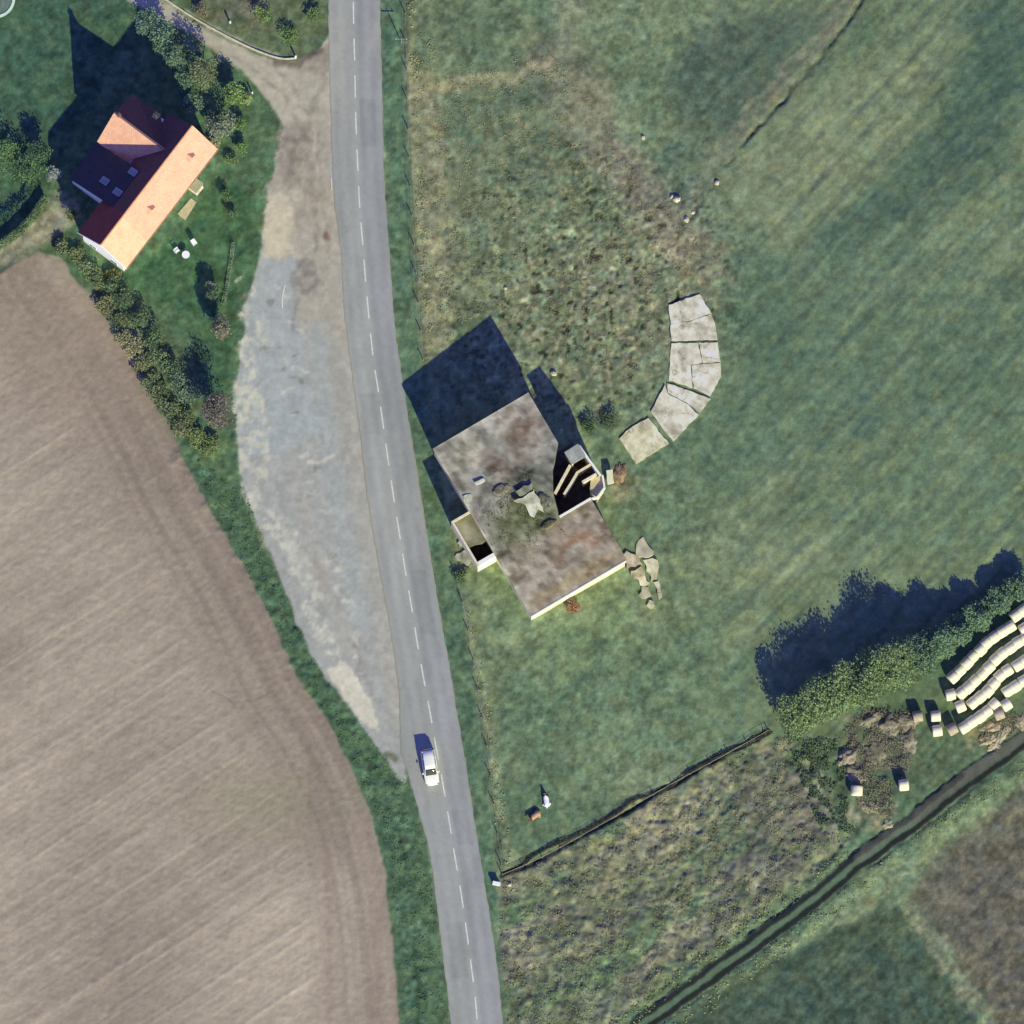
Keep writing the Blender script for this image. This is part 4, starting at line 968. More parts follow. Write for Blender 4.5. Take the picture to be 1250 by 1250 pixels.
def roofcol(c):
    x, y = c[:, 0].astype(float), c[:, 1].astype(float); wx_ = x+.9*fbm(x*.6, y*.6, 1); wy_ = y+.9*fbm(x*.6, y*.6, 2)
    r = np.zeros((len(x), 3)); r[:] = (156, 154, 146)
    r += fbm(x*.5, y*.5, 4, 4)[:, None]*np.array([34, 32, 28])
    def g(cx_, cy1, rx, ry, a=0):
        ca_, sa_ = math.cos(a), math.sin(a); dx = wx_-cx_; dy = wy_-cy1
        return smooth(1.35-np.hypot((dx*ca_+dy*sa_)/rx, (-dx*sa_+dy*ca_)/ry))
    sp = np.clip(.5+1.6*fbm(x*.55, y*.55, 6, 4), 0, 1); sp2 = np.clip(.5+1.9*fbm(x*.8, y*.8, 9, 4), 0, 1)
    r = mixm(r, g(5.2, 7.5, 2.6, 5)*sp*.7, (118, 102, 94)); r = mixm(r, g(3.2, 11, 3.0, 2.6)*sp2*.6, (134, 112, 100))
    r = mixm(r, g(9.5, 8, 2.6, 3.5)*.85, (98, 102, 96)); r = mixm(r, g(10.5, 4.5, 3.4, 3.2)*.9*sp2, (92, 92, 84))
    r = mixm(r, g(13.2, 5.5, 3.0, 5.5)*.9, (112, 118, 90)); r = mixm(r, g(13.5, 6.5, 2.6, 4)*sp2*.7, (86, 96, 78))
    r = mixm(r, g(16.0, 11, 2.6, 3)*.8*sp, (128, 116, 90)); r = mixm(r, g(19, 9.5, 3.6, 4)*sp2*.85, (160, 130, 112)); r = mixm(r, smooth((x-14)/3)*.35, (150, 132, 114))
    r = mixm(r, g(20.5, 4, 3, 4)*sp*.7, (166, 158, 146)); r = mixm(r, g(17, 2.5, 2, 2.4)*sp*.7, (130, 124, 104))
    r = mixm(r, g(22.6, 7, 1.0, 8)*.6, (164, 148, 116)); r = mixm(r, g(2.5, 3, 2.6, 2.8)*.5, (172, 168, 150))
    e = smooth((.45-np.minimum(y, x+.1))/.25); r = mixm(r, e*.8*(.5+.5*sp), (204, 198, 180))  # pale rim paints sunlight on the roof edges into the colour
    r += fbm(x*1.6, y*1.6, 12, 4)[:, None]*40+fbm(x*.9, y*.9, 20, 3)[:, None]*20; r -= smooth((fbm(x*.7, y*.7, 30, 4)-.1)/.2)[:, None]*24
    return r-6
RP = [(0, 0), (23.7, 0), (BL, BW), (15.0, BW), (15.0, 9.1), (12.2, 9.9), (9.7, 11.3), (9.0, 12.0), (7.2, BW), (0, BW)]
RP[1] = (BL, 0)
bm = bmesh.new(); prism(bm, RP, lambda x, y: zr(x, y)-.42, zr); sub_col(bm, .3, roofcol, 'roof_slab', M_conc, ruin)
def wallcol(c):
    x, y, z = [c[:, i].astype(float) for i in range(3)]
    r = np.zeros((len(x), 3)); r[:] = (205, 198, 180); r += fbm((x+y)*.7, z*.5, 4, 4)[:, None]*34; return r
bm = bmesh.new(); prism(bm, [(.15, .15), (BL-.15, .15), (BL-.15, .5), (.15, .5)], -.3, lambda x, y: zr(x, 0)-.43); sub_col(bm, .6, wallcol, 'wall', M_conc, ruin)
bm = bmesh.new(); prism(bm, [(BL-.5, .5), (BL-.12, .5), (BL-.12, BW-.15), (BL-.5, BW-.15)], -.3, lambda x, y: zr(x, y)-.43); sub_col(bm, .6, wallcol, 'wall', M_conc, ruin)
bm = bmesh.new(); prism(bm, [(.15, .5), (.5, .5), (.5, BW-.15), (.15, BW-.15)], -.3, lambda x, y: zr(x, y)-.43); sub_col(bm, .6, wallcol, 'wall', M_conc, ruin)
bm = bmesh.new(); prism(bm, [(.5, BW-.5), (7.1, BW-.5), (7.1, BW-.15), (.5, BW-.15)], -.3, lambda x, y: zr(x, y)-.43); sub_col(bm, .6, wallcol, 'wall', M_conc, ruin)
bm = bmesh.new(); prism(bm, [(15.1, BW-.5), (BL-.5, BW-.5), (BL-.5, BW-.15), (15.1, BW-.15)], -.3, lambda x, y: zr(x, y)-.43); sub_col(bm, .6, wallcol, 'wall', M_conc, ruin)
M_lip = mat_noise('sunlit_concrete_lip', (238, 232, 216), (250, 246, 234), 2)  # near-white concrete, sunlight on walls and edges put into its colour
# raised lip along the stairwell edge and south-east eaves
bm = bmesh.new(); prism(bm, [(14.95, 9.1), (15.22, 9.1), (15.22, BW+.02), (14.95, BW+.02)], lambda x, y: zr(x, y)-.44, lambda x, y: zr(x, y)+.16); obj('stairwell_kerb', bm, M_lip, ruin)
bm = bmesh.new(); prism(bm, [(BL+.01, -.02), (BL+.18, -.02), (BL+.18, BW-.2), (BL+.01, BW-.2)], lambda x, y: zr(x, y)-.5, lambda x, y: zr(x, y)+.05); obj('eaves_fascia', bm, M_lip, ruin)
for xd in (3, 18.5):
    bm = bmesh.new(); box(bm, xd, xd+1.4, .12, .145, 2.2, 3.2); obj('window', bm, M_glass, ruin)
# inside of the stairwell: interior walls, ground floor, flights and landings
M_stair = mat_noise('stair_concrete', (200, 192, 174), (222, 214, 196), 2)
M_inner = mat_noise('dark_interior_concrete', (84, 74, 68), (104, 94, 86), 1.5)  # darker concrete for the stairwell and annex interiors
bm = bmesh.new(); prism(bm, [(7.3, 8.6), (15.0, 8.6), (15.0, 15.6), (7.3, 15.6)], -.3, .12); obj('stairwell_floor', bm, M_inner, ruin)
bm = bmesh.new(); prism(bm, [(7.0, 8.3), (15.0, 8.3), (15.0, 8.6), (7.0, 8.6)], -.3, lambda x, y: zr(x, y)-.45); obj('inner_wall', bm, M_inner, ruin)
bm = bmesh.new(); prism(bm, [(15.02, 8.4), (15.3, 8.4), (15.3, BW-.5), (15.02, BW-.5)], -.3, lambda x, y: zr(x, y)-.45); obj('inner_wall', bm, M_inner, ruin)
def loc(px, py, z):
    p = W(px, py, z)-Vector((A_.x, A_.y, 0)); return Matrix.Rotation(-bang, 3, 'Z') @ Vector((p.x, p.y, 0))
def thinwall(name, pts, th, zt, zb, mat):
    """wall following survey points at its top height"""
    Q = [loc(x, y, zt) for x, y in pts]; bm = bmesh.new(); L_ = []; R_ = []
    for i, p in enumerate(Q):
        d = (Q[min(i+1, len(Q)-1)]-Q[max(i-1, 0)]).normalized(); nn = Vector((-d.y, d.x, 0))*th/2; L_.append(p+nn); R_.append(p-nn)
    poly = [(p.x, p.y) for p in L_]+[(p.x, p.y) for p in R_[::-1]]
    prism(bm, poly, zb, zt); return obj(name, bm, mat, ruin)
thinwall('stair_parapet', [(696, 567.5), (687, 584), (677.5, 602)], .30, 5.6, 3.0, M_stair)
thinwall('stair_parapet', [(721, 567), (704.5, 577), (697, 590), (688.5, 603.5)], .30, 5.3, 2.6, M_stair)
thinwall('stair_parapet', [(728, 578.5), (711, 588.5)], .32, 5.9, 2.8, M_stair)
thinwall('outer_wall', [(707, 544), (719, 561), (733, 580)], .24, 6.1, -.3, M_lip)
# flights of steps between the parapets
def flight(p0, p1, z0, z1, wd, k=9):
    a = loc(*p0, z0); b = loc(*p1, z1); bm = bmesh.new(); d = (b-a); L_ = d.length; q = math.atan2(d.y, d.x)
    for i in range(k):
        M = Matrix.Translation((a.x, a.y, 0)) @ Matrix.Rotation(q, 4, 'Z'); zt = z0+(z1-z0)*(i+.5)/k
        box(bm, L_*i/k, L_*(i+1)/k-.002, -wd/2, wd/2, zt-.35, zt, M)
    return obj('stair_flight', bm, M_inner, ruin)
flight((682, 606), (703, 570), .4, 3.0, .9); flight((712, 572), (727, 575), 3.0, 3.6, .8, 4)
bq = [loc(689, 552, 6.35), loc(705.5, 541.5, 6.35), loc(715, 557, 6.35), loc(698, 567, 6.35)]
bm = bmesh.new(); prism(bm, [(p.x, p.y) for p in bq][::-1], 6.0, 6.35); sub_col(bm, .4, lambda c: np.array([(150, 154, 152)]*len(c))+fbm(c[:, 0]*1.2, c[:, 1]*1.2, 4)[:, None]*40, 'landing_roof', M_conc, ruin)
bm = bmesh.new()
for i, (p, q_) in enumerate(((bq[0], bq[1]), (bq[1], bq[2]), (bq[3], bq[0]))):
    d = (q_-p).normalized(); nn = Vector((-d.y, d.x, 0)); cc = (bq[0]+bq[1]+bq[2]+bq[3])/4
    if (cc-p).dot(nn) < 0: nn = -nn
    a = p+nn*.05+d*(.05+.26*(i % 2)); b = q_+nn*.05-d*(.05+.26*(i % 2)); prism(bm, [(v.x, v.y) for v in (a, b, b+nn*.22, a+nn*.22)], -.3, 5.99)
obj('stair_tower_wall', bm, M_stair, ruin)
cq = [loc(x, y, 5.2) for x, y in ((721, 585), (734, 580), (737, 595), (729, 606), (720, 600))]
bm = bmesh.new(); prism(bm, [(p.x, p.y) for p in cq][::-1], -.3, 5.2); sub_col(bm, .4, lambda c: np.array([(182, 172, 146)]*len(c))+fbm(c[:, 0]*1.2, c[:, 1]*1.2, 5)[:, None]*30, 'corner_pier', M_conc, ruin)
thinwall('parapet', [(735.5, 580), (738, 595), (729.5, 606.5), (721, 609)], .22, 5.8, 4.6, M_lip)
# roadside annex with a hole in its roof
AX0, AX1, AY = 8.8, 15.2, -2.5
bm = bmesh.new()
prism(bm, [(AX0, AY), (AX1, AY), (AX1, AY+.26), (AX0, AY+.26)], -.3, 5.0)
obj('annex_wall', bm, M_stair, ruin)
bm = bmesh.new(); prism(bm, [(AX0, AY+.26), (AX0+.26, AY+.26), (AX0+.26, 0.1), (AX0, 0.1)], -.3, 5.0); obj('annex_wall', bm, M_stair, ruin)
bm = bmesh.new(); prism(bm, [(AX1-.5, AY+.26), (AX1, AY+.26), (AX1, 0.12), (AX1-.5, 0.12)], -.3, 5.0); obj('annex_wall', bm, M_lip, ruin)
bm = bmesh.new(); prism(bm, [(AX0+.26, AY+.26), (12.6, AY+.26), (12.7, -1.4), (13.0, -.6), (12.9, .12), (AX0+.26, .12)], 4.3, 4.6)
sub_col(bm, .3, lambda c: np.array([(128, 126, 106)]*len(c))+fbm(c[:, 0]*.8, c[:, 1]*.8, 7)[:, None]*60, 'annex_roof', M_conc, ruin)
bm = bmesh.new(); box(bm, AX0+.3, AX1-.5, AY+.3, .1, -.3, .1); obj('annex_floor', bm, M_inner, ruin)
# broken slab and debris lying on the roof
def shard(name, label, cat, pts, z, th, c, tilt=(0, 0), group=None, zoff=0):
    rj = random.Random(int(pts[0][0]*7)); P_ = []; jt = .10 if cat == 'rubble' else .035
    for i in range(len(pts)):
        a_ = W(*pts[i], z); b_ = W(*pts[(i+1) % len(pts)], z); k_ = max(2, int((b_-a_).length/.45)); dn = (b_-a_).normalized()
        for q in range(k_):
            o_ = rj.gauss(0, jt); P_.append(a_+(b_-a_)*(q/k_)+Vector((-dn.y*o_, dn.x*o_, 0)))
    cc = sum(P_, Vector())/len(P_)
    bm = bmesh.new(); prism(bm, [(p.x-cc.x, p.y-cc.y) for p in P_][::-1], 0, th); bmesh.ops.recalc_face_normals(bm, faces=bm.faces[:])
    sd = int(pts[0][0]*3+pts[0][1])
    o = sub_col(bm, .14, lambda q: np.array([c]*len(q), float)+fbm(q[:, 0]*1.3+sd, q[:, 1]*1.3, 5, 4)[:, None]*46-(smooth(1-np.abs(fbm(q[:, 0]*.28+sd*1.3, q[:, 1]*.28, 11, 3, .6))/.018)*55)[:, None]-(smooth((fbm(q[:, 0]*.9+sd, q[:, 1]*.9, 13, 4)-.12)/.2)*26)[:, None], name, M_conc, None)
    o.location = (cc.x, cc.y, z+zoff); o.rotation_euler = (tilt[0], tilt[1], 0); tag(o, label, cat, group); return o
RB = 'loose concrete pieces on the roof of the ruin'
shard('broken_slab', 'pale star-shaped broken concrete slab in the middle of the ruin roof', 'rubble', [(627, 612), (642, 605), (653, 597), (656, 606), (664, 624), (657, 622), (652, 632), (644, 625), (641, 617)], 6.0, .3, (190, 190, 172), (.03, .02), RB, .1)
shard('broken_slab', 'greenish broken slab just above the star-shaped one on the ruin roof', 'rubble', [(629, 600), (640, 594), (649, 590), (650, 597), (640, 603), (634, 606)], 5.95, .3, (140, 144, 126), (.02, -.03), RB, .1)
shard('broken_slab', 'thin pale broken slab left of the middle of the ruin roof', 'rubble', [(579, 590), (589, 584), (592, 587), (581, 593)], 5.75, .08, (196, 202, 186), (0, 0), RB, .05)
shard('broken_slab', 'pale concrete chunk by the west edge of the ruin roof above the annex', 'rubble', [(565, 606), (575, 603), (577, 613), (570, 616)], 5.45, .08, (190, 194, 178), (0, 0), RB, .04)
HEAPK = 1.0
def mound(name, label, cat, px, py, rx, ry, h, c1, c2, ang_=0, seed=0, group=None, rough=.25, z=None):
    r = np.random.RandomState(seed+int(px)); bm = bmesh.new(); bmesh.ops.create_icosphere(bm, subdivisions=4, radius=1)
    co = np.array([v.co[:] for v in bm.verts]); f = fbm(co[:, 0]*2+seed, co[:, 1]*2+co[:, 2], 5, 4); g_ = fbm(co[:, 0]*5+seed, co[:, 1]*5+co[:, 2]*2, 6, 3)
    co = co*(1+rough*f+rough*.5*g_)[:, None]*np.array([rx, ry, h]); co[:, 2] = np.maximum(co[:, 2], -.12)
    for v, q in zip(bm.verts, co): v.co = q
    o = obj(name, bm, M_conc, None, True); T = np.clip(.5+1.8*fbm(co[:, 0]*3.5, co[:, 1]*3.5, 8, 4, .7), 0, 1)[:, None]
    set_col(o.data, np.clip((lin(c1)*(1-T)+lin(c2)*T)/GAIN, .004, .8))
    p = G(px, py) if z is None else W(px, py, z); o.location = p; o.rotation_euler = (0, 0, ang_); tag(o, label, cat, group); return o
mound('rubble_heap', 'low dark mossy rubble heap on the ruin roof beside the stairwell', 'rubble', 664, 612, .8, 1.1, .2, (84, 88, 78), (124, 124, 110), .4, 3, RB, z=6.1)
mound('rubble_heap', 'low brownish rubble heap left of the broken slabs on the ruin roof', 'rubble', 612, 598, 1.1, .7, .12, (98, 94, 84), (136, 130, 116), .4, 5, RB, z=5.85)
mound('rubble_heap', 'dark earthy heap below the broken slabs on the ruin roof', 'rubble', 670, 640, .9, .5, .16, (82, 82, 64), (122, 118, 94), .5, 7, RB, z=6.1)
rw = np.random.RandomState(5); k_ = 2600
qx = rw.normal(12.4, 2.0, k_); qy = np.clip(rw.normal(6.2, 2.6, k_), .3, 8.6); ok = (fbm(qx*.7, qy*.7, 33, 3) > -.08) & (qx > 7) & (qx < 18)
qx, qy = qx[ok], qy[ok]; ca_, sa_ = math.cos(bang), math.sin(bang); T = np.clip(.5+fbm(qx, qy, 35, 3)+.3*rw.normal(size=len(qx)), 0, 1)[:, None]
pw = np.stack([A_.x+qx*ca_-qy*sa_, A_.y+qx*sa_+qy*ca_, 5.42+qy/BW+rw.rand(len(qx))*.22], 1)
o = leaf_cloud('roof_weeds', pw, .05+.05*rw.rand(len(qx)), (lin((72, 84, 62))*(1-T)+lin((108, 112, 84))*T)/GAIN); tag(o, 'low green weeds growing on the middle of the ruin roof', 'weeds', kind='stuff')
# curved pavement of big concrete slabs
def cp(pts): return [(x/4.4643+720, y/4.4643+320) for x, y in pts]
SG = 'concrete slabs of the curved pavement'
SLB = [([(430, 235), (600, 175), (662, 280), (550, 320), (440, 338)], 'first from the top of the curve, above a crack'),
       ([(440, 341), (552, 323), (663, 283), (682, 335), (694, 424), (445, 430)], 'second from the top of the curve'),
       ([(445, 444), (590, 440), (612, 552), (550, 560), (560, 686), (430, 645)], 'inner side, level with the widest part of the curve'),
       ([(594, 440), (695, 438), (712, 545), (616, 552)], 'small upper outer piece of the cracked middle section'),
       ([(554, 563), (616, 556), (712, 550), (712, 625), (658, 733), (565, 688)], 'large lower outer piece of the cracked middle section'),
       ([(420, 660), (540, 700), (655, 745), (602, 822), (540, 775), (425, 712)], 'narrow wedge just below the dark joint'),
       ([(410, 668), (422, 716), (538, 779), (592, 832), (455, 978), (385, 890), (332, 815)], 'large five-sided piece with a dark spot'),
       ([(160, 962), (215, 905), (318, 850), (350, 885), (430, 990), (330, 1050), (255, 1100)], 'lowest, nearest the stairwell of the ruin')]
for k, (q, lb) in enumerate(SLB):
    pts = cp(q); zmx = max(hgt(*p) for p in pts)
    shard('concrete_slab', 'pale grey concrete slab, '+lb, 'slab', pts, 0, .30, (208, 204, 190) if k < 7 else (204, 200, 176), ((k*37 % 5-2)*.003, (k*53 % 5-2)*.003), SG, max(zmx-.24, -.12))
# fallen slabs south-east and west of the ruin
def c3(pts): return [(x/3.906+520, y/3.906+530) for x, y in pts]
FG = 'broken slabs fallen beside the ruin'
for k, (q, c, lb) in enumerate([([(1030, 495), (1085, 560), (1080, 580), (1010, 590), (1000, 540)], (188, 182, 160), 'topmost in the cluster off its east corner'),
    ([(955, 560), (1000, 575), (1030, 620), (960, 640), (935, 605)], (186, 174, 156), 'touching its east corner'),
    ([(1035, 600), (1080, 590), (1118, 625), (1100, 690), (1080, 700)], (196, 190, 168), 'largest, on the right of the cluster'),
    ([(975, 650), (1025, 630), (1065, 710), (1045, 725), (990, 690)], (186, 180, 158), 'in the middle of the cluster'),
    ([(1030, 735), (1060, 730), (1075, 770), (1040, 785), (1022, 770)], (190, 186, 164), 'low on the left of the cluster'),
    ([(1085, 710), (1110, 700), (1125, 780), (1110, 795)], (182, 178, 156), 'thin, at the lower right of the cluster'),
    ([(1065, 790), (1088, 800), (1080, 835), (1058, 820)], (196, 190, 168), 'lowest small one of the cluster'),
    ([(145, 570), (200, 550), (215, 600), (200, 625), (150, 600)], (166, 168, 152), 'on the road side, below the annex'),
    ([(148, 520), (180, 500), (195, 520), (160, 540)], (160, 162, 146), 'small, against the annex on the road side'),
    ([(150, 640), (205, 640), (190, 680), (160, 690)], (112, 124, 106), 'mossy, farthest down on the road side')]):
    pts = c3(q); shard('broken_slab', 'broken pale slab beside the ruin, '+lb, 'rubble', pts, 0, .32, c, ((k*37 % 7-3)*.03, (k*53 % 7-3)*.03), FG, hgt(*pts[0])-.05)
shard('concrete_block', 'bright upright concrete block outside the stairwell corner', 'block', [(740, 574), (748, 573), (750, 589), (741, 591)], 0.9, .5, (226, 214, 190), (0, 0), None, -.5)
mound('rubble_heap', 'reddish brown rubble heap between stairwell and curved pavement', 'rubble', 756, 578, .7, 1.4, .22, (112, 88, 76), (160, 140, 118), -.3, 9, None, .5)
# pale stones by the ditch
for k, (x, y, r_, lb) in enumerate([(826, 243, .5, 'pale boulder left of the ditch end in the pasture'), (820, 240, .3, 'small pale boulder left of the larger one near the ditch'), (838, 268, .42, 'pale boulder in the end of the ditch'), (846, 259, .3, 'small pale boulder just up the ditch from its end'), (875, 223, .35, 'yellowish boulder farther up the ditch'),
                                   (785, 168, .3, 'pale stone beside the brown diagonal strip'), (676, 456, .4, 'pale boulder at the tip of the ruin shadow'), (617, 352, .25, 'small pale stone in the pasture above the ruin shadow')]):
    mound('boulder', lb, 'boulder', x, y, r_, r_*.8, r_*.8, (168, 166, 148), (206, 202, 184), k, 20+k, None, .2)

# ------------------------------------------------------------------ bales
def bale_mesh(seed):
    r = np.random.RandomState(seed); bm = bmesh.new(); NS = 22; prof = [(-.60, 0), (-.60, .52), (-.57, .60), (-.50, .645), (-.2, .655), (.2, .655), (.50, .645), (.57, .60), (.60, .52), (.60, 0)]
    rings = []
    for x, rr in prof:
        if rr == 0: rings.append([bm.verts.new((x, 0, .62))]); continue
        rings.append([bm.verts.new((x, math.cos(a)*rr*1.02*(1+.012*r.normal()), .62+math.sin(a)*rr*(.97 if math.sin(a) > 0 else .95)*(1+.012*r.normal()))) for a in [2*math.pi*i/NS for i in range(NS)]])
    for k in range(len(rings)-1):
        A, B = rings[k], rings[k+1]
        for i in range(NS):
            j = (i+1) % NS
            if len(A) == 1: bm.faces.new((A[0], B[j], B[i]))
            elif len(B) == 1: bm.faces.new((A[i], A[j], B[0]))
            else: bm.faces.new((A[i], A[j], B[j], B[i]))
    bmesh.ops.recalc_face_normals(bm, faces=bm.faces[:]); me = bpy.data.meshes.new('bale'); bm.to_mesh(me); bm.free()
    for p in me.polygons: p.use_smooth = True
    return me
M_bale = mat_noise('pale_bale_wrap', (220, 208, 180), (242, 232, 208), 2.5, rough=.7, bump=.5)
M_bale2 = mat_noise('grey_old_bale', (148, 140, 128), (176, 166, 150), 3, rough=.9, bump=.6)
BM = [bale_mesh(k) for k in range(4)]; 
for m in BM: m.materials.append(M_bale)
BM2 = bale_mesh(9); BM2.materials.append(M_bale2)
BG = 'round bales in rows at the yard'
def bale(px, py, a, label, old=False, group=BG):
    me = BM2 if old else random.choice(BM)
    o = bpy.data.objects.new('round_bale', me); COL.objects.link(o); p = G(px, py); p.z = max(p.z-.04, -.1); o.location = p
    o.rotation_euler = (random.uniform(-.05, .05), 0, a+random.uniform(-.04, .04)); s = random.uniform(.93, 1.02); s *= 1.1; o.scale = (1, s, s); tag(o, label, 'bale', group)
def row(pts, name, step=1.17):
    P_ = resample(pts, .1); acc = 0; last = P_[0]; k = 0; nxt = 0
    for i in range(1, len(P_)):
        acc += (P_[i]-P_[i-1]).length
        if acc >= nxt:
            q = P_[i]; d = P_[min(i+3, len(P_)-1)]-P_[max(i-3, 0)]; px, py = PX(q.x, q.y)
            if px > 1257: break
            jit = random.uniform(-.5, .5)
            bale(float(px)+jit, float(py)+jit, math.atan2(d.y, d.x), f'pale round bale, {ordn(k)} from the lower left end of {name}'); k += 1; nxt += step
row([(1163, 828), (1178, 813), (1194, 796), (1212, 779), (1236, 764), (1241, 762)], 'the uppermost full row')
row([(1239, 753), (1252, 743), (1275, 726)], 'the short topmost row')
row([(1173, 848), (1190, 832), (1208, 814), (1226, 797), (1247, 782), (1262, 773)], 'the second full row')
row([(1187, 860), (1204, 845), (1221, 826), (1232, 818)], 'the straight third row')
row([(1241, 813), (1256, 803), (1275, 792)], 'the third row beyond its kink')
row([(1229, 845), (1243, 836), (1262, 826)], 'the fourth, right-hand row')
row([(1176, 889), (1190, 880), (1204, 870), (1215, 860)], 'the lowest row beside the track')
row([(1249, 768), (1262, 760), (1276, 752)], 'the short second row')
for (x, y, a, lb, old) in ((1160, 849, .2, 'pale round bale standing alone at the left end of the second row', False), (1172, 863, .4, 'pale round bale alone at the left end of the third row', False),
                 (1228, 861, .6, 'pale round bale at the upper end of the lowest row, set apart', False), (1219, 872, .4, 'dull round bale just below the upper end of the lowest row', True),
                 (1162, 891, .5, 'grey weathered bale joining the lower left end of the lowest row', True),
                 (1142, 875, .05, 'bright round bale, upper of the pair left of the lowest row', False), (1144, 893, .15, 'round bale, lower of the pair left of the lowest row', False),
                 (1120, 875, .15, 'greyish round bale, farthest left beside the grey heap', True),
                 (1103, 959, .1, 'single bright round bale standing alone near the farm track', False), (1046, 966, 1.5, 'single bright round bale below the grey heap', False)):
    bale(x, y, a, lb, old)
# old straw and spoil by the bales
HG = 'grey and straw coloured heaps at the bale yard'
for k, (x, y, rx, ry, h, c1, c2, an, lb) in enumerate([
    (1062, 878, 1.6, 1.0, 1.0, (104, 98, 90), (150, 142, 130), .4, 'grey brown spoil heap at the top of the yard'),
    (1085, 885, 1.6, 1.3, 1.1, (100, 98, 88), (142, 134, 122), .2, 'grey brown spoil heap in the middle of the yard'),
    (1108, 880, 1.4, 1.0, 1.0, (104, 98, 90), (144, 136, 124), .1, 'grey brown spoil heap left of the greyish bale'),
    (1108, 905, 1.0, 1.4, .8, (108, 102, 94), (160, 152, 138), .1, 'grey spoil heap with a pale lower edge'),
    (1033, 925, 1.4, .9, 1.3, (120, 110, 98), (178, 168, 150), .8, 'light grey heap at the west side of the yard'),
    (1044, 945, 1.5, .8, 1.1, (130, 118, 100), (186, 174, 150), -.5, 'pale straw coloured heap above the single bale'),
    (1070, 920, 1.4, 1.6, .6, (88, 92, 78), (130, 126, 108), 0, 'low greenish grey heap in the centre of the yard'),
    (1062, 985, 1.3, .7, .4, (130, 126, 96), (182, 174, 140), -.4, 'flat yellowish straw heap below the single bale'),
    (1084, 1006, .6, .6, .5, (150, 146, 118), (196, 190, 164), 0, 'small pale straw heap next to the farm track'),
    (1210, 888, 1.3, .6, .7, (170, 146, 120), (216, 196, 166), .3, 'pinkish straw heap right below the lowest bale row'),
    (1206, 902, 1.2, .6, .6, (158, 136, 90), (214, 196, 160), .5, 'golden straw heap near the farm track'),
    (1224, 895, 1.5, .5, .6, (176, 162, 138), (216, 204, 178), .9, 'long pale straw heap right of the golden one'),
    (1212, 910, .8, .5, .5, (188, 172, 146), (222, 210, 186), .5, 'small white straw heap touching the farm track'),
    (1246, 880, .9, .9, .6, (160, 148, 120), (206, 194, 166), .2, 'straw heap at the right edge above the farm track')]):
    g1 = [v*.55+q*.45 for v, q in zip(c1, (112, 112, 100))]; g2 = [v*.45+q*.55 for v, q in zip(c2, (134, 132, 122))]
    herb = 0; mound('straw_heap' if 'straw' in lb else 'spoil_heap', lb, 'heap', x, y, rx, ry, h*.38, g1, g2, an, 50+k, HG, .6)
herbage('loose_straw', 'loose straw and twigs scattered over the bale yard', [[(1020, 900), (1060, 865), (1115, 870), (1120, 910), (1090, 1000), (1050, 990), (1030, 940)], [(1190, 885), (1240, 870), (1250, 885), (1210, 925)]], 7000, (92, 92, 84), (128, 125, 114), .5, .08, thr=-.1)

# ------------------------------------------------------------------ fences
def fence(name, label, pts, spacing=3.6, h=1.1, rails=(.35, .7, 1.0), rw=.012, pr=.06):
    P_ = resample(pts, .2); c = P_[0]; root = thing(name, label, 'fence', (c.x, c.y, 0)); acc = 0; nxt = 0; posts = []
    for i in range(len(P_)):
        if i: acc += (P_[i]-P_[i-1]).length
        if acc >= nxt or i == len(P_)-1: posts.append(P_[i]); nxt += spacing
    for p in posts:
        px, py = PX(p.x, p.y); z = hgt(float(px), float(py)); bm = bmesh.new(); l = p-c
        cyl(bm, (l.x, l.y, z-.25), (l.x+random.uniform(-.04, .04), l.y, z+h), pr, pr*.9, 7); obj('post', bm, M_wood, root)
    for rz in rails:
        bm = bmesh.new()
        for a, b in zip(posts[:-1], posts[1:]): cyl(bm, (a.x-c.x, a.y-c.y, rz), (b.x-c.x, b.y-c.y, rz), rw, rw, 5)
        obj('wire', bm, M_metal, root)
fence('wire_fence', 'post and wire fence along the road verge north of the ruin', FENCE_N)
fence('wire_fence', 'post and wire fence along the road verge south of the ruin', FENCE_S)
fence('field_fence', 'post and wire fence crossing diagonally below the pasture', FENCE_D, 2.6, .8, (.3, .6), .012, .06)
hedge('overgrown_fence_line', 'thin dark overgrowth along the diagonal fence below the pasture', [(613+325*k/16+3*math.sin(k*2.1), 1068-176*k/16+2.5*math.sin(k*1.3+1)) for k in range(17)], .24, .22, (60, 58, 50), (84, 84, 68), 200, .08)
bm = None

# ------------------------------------------------------------------ small roadside things
def post_thing(name, label, cat, px, py, h, r_, mat, cap=None):
    t = thing(name, label, cat, G(px, py)); bm = bmesh.new(); cyl(bm, (0, 0, -.2), (0, 0, h), r_, r_*.92, 10); obj('post', bm, mat, t)
    bm = bmesh.new(); cyl(bm, (0, 0, h), (0, 0, h+.06), r_*1.15, r_*.5, 10); obj('cap', bm, cap or mat, t)
    if mat == M_white: bm = bmesh.new(); cyl(bm, (0, 0, h*.75), (0, 0, h*.88), r_*1.04, r_*1.04, 10); obj('reflector_band', bm, M_dark, t)
post_thing('marker_post', 'white marker post where the dirt lane meets the lay-by', 'post', 361, 70, .9, .12, M_white)
post_thing('marker_post', 'white marker post in the grass island above the lane', 'post', 281, 28, .9, .12, M_white)
post_thing('marker_post', 'white marker post at the lane side corner of the garden', 'post', 308, 114, .8, .10, M_white)
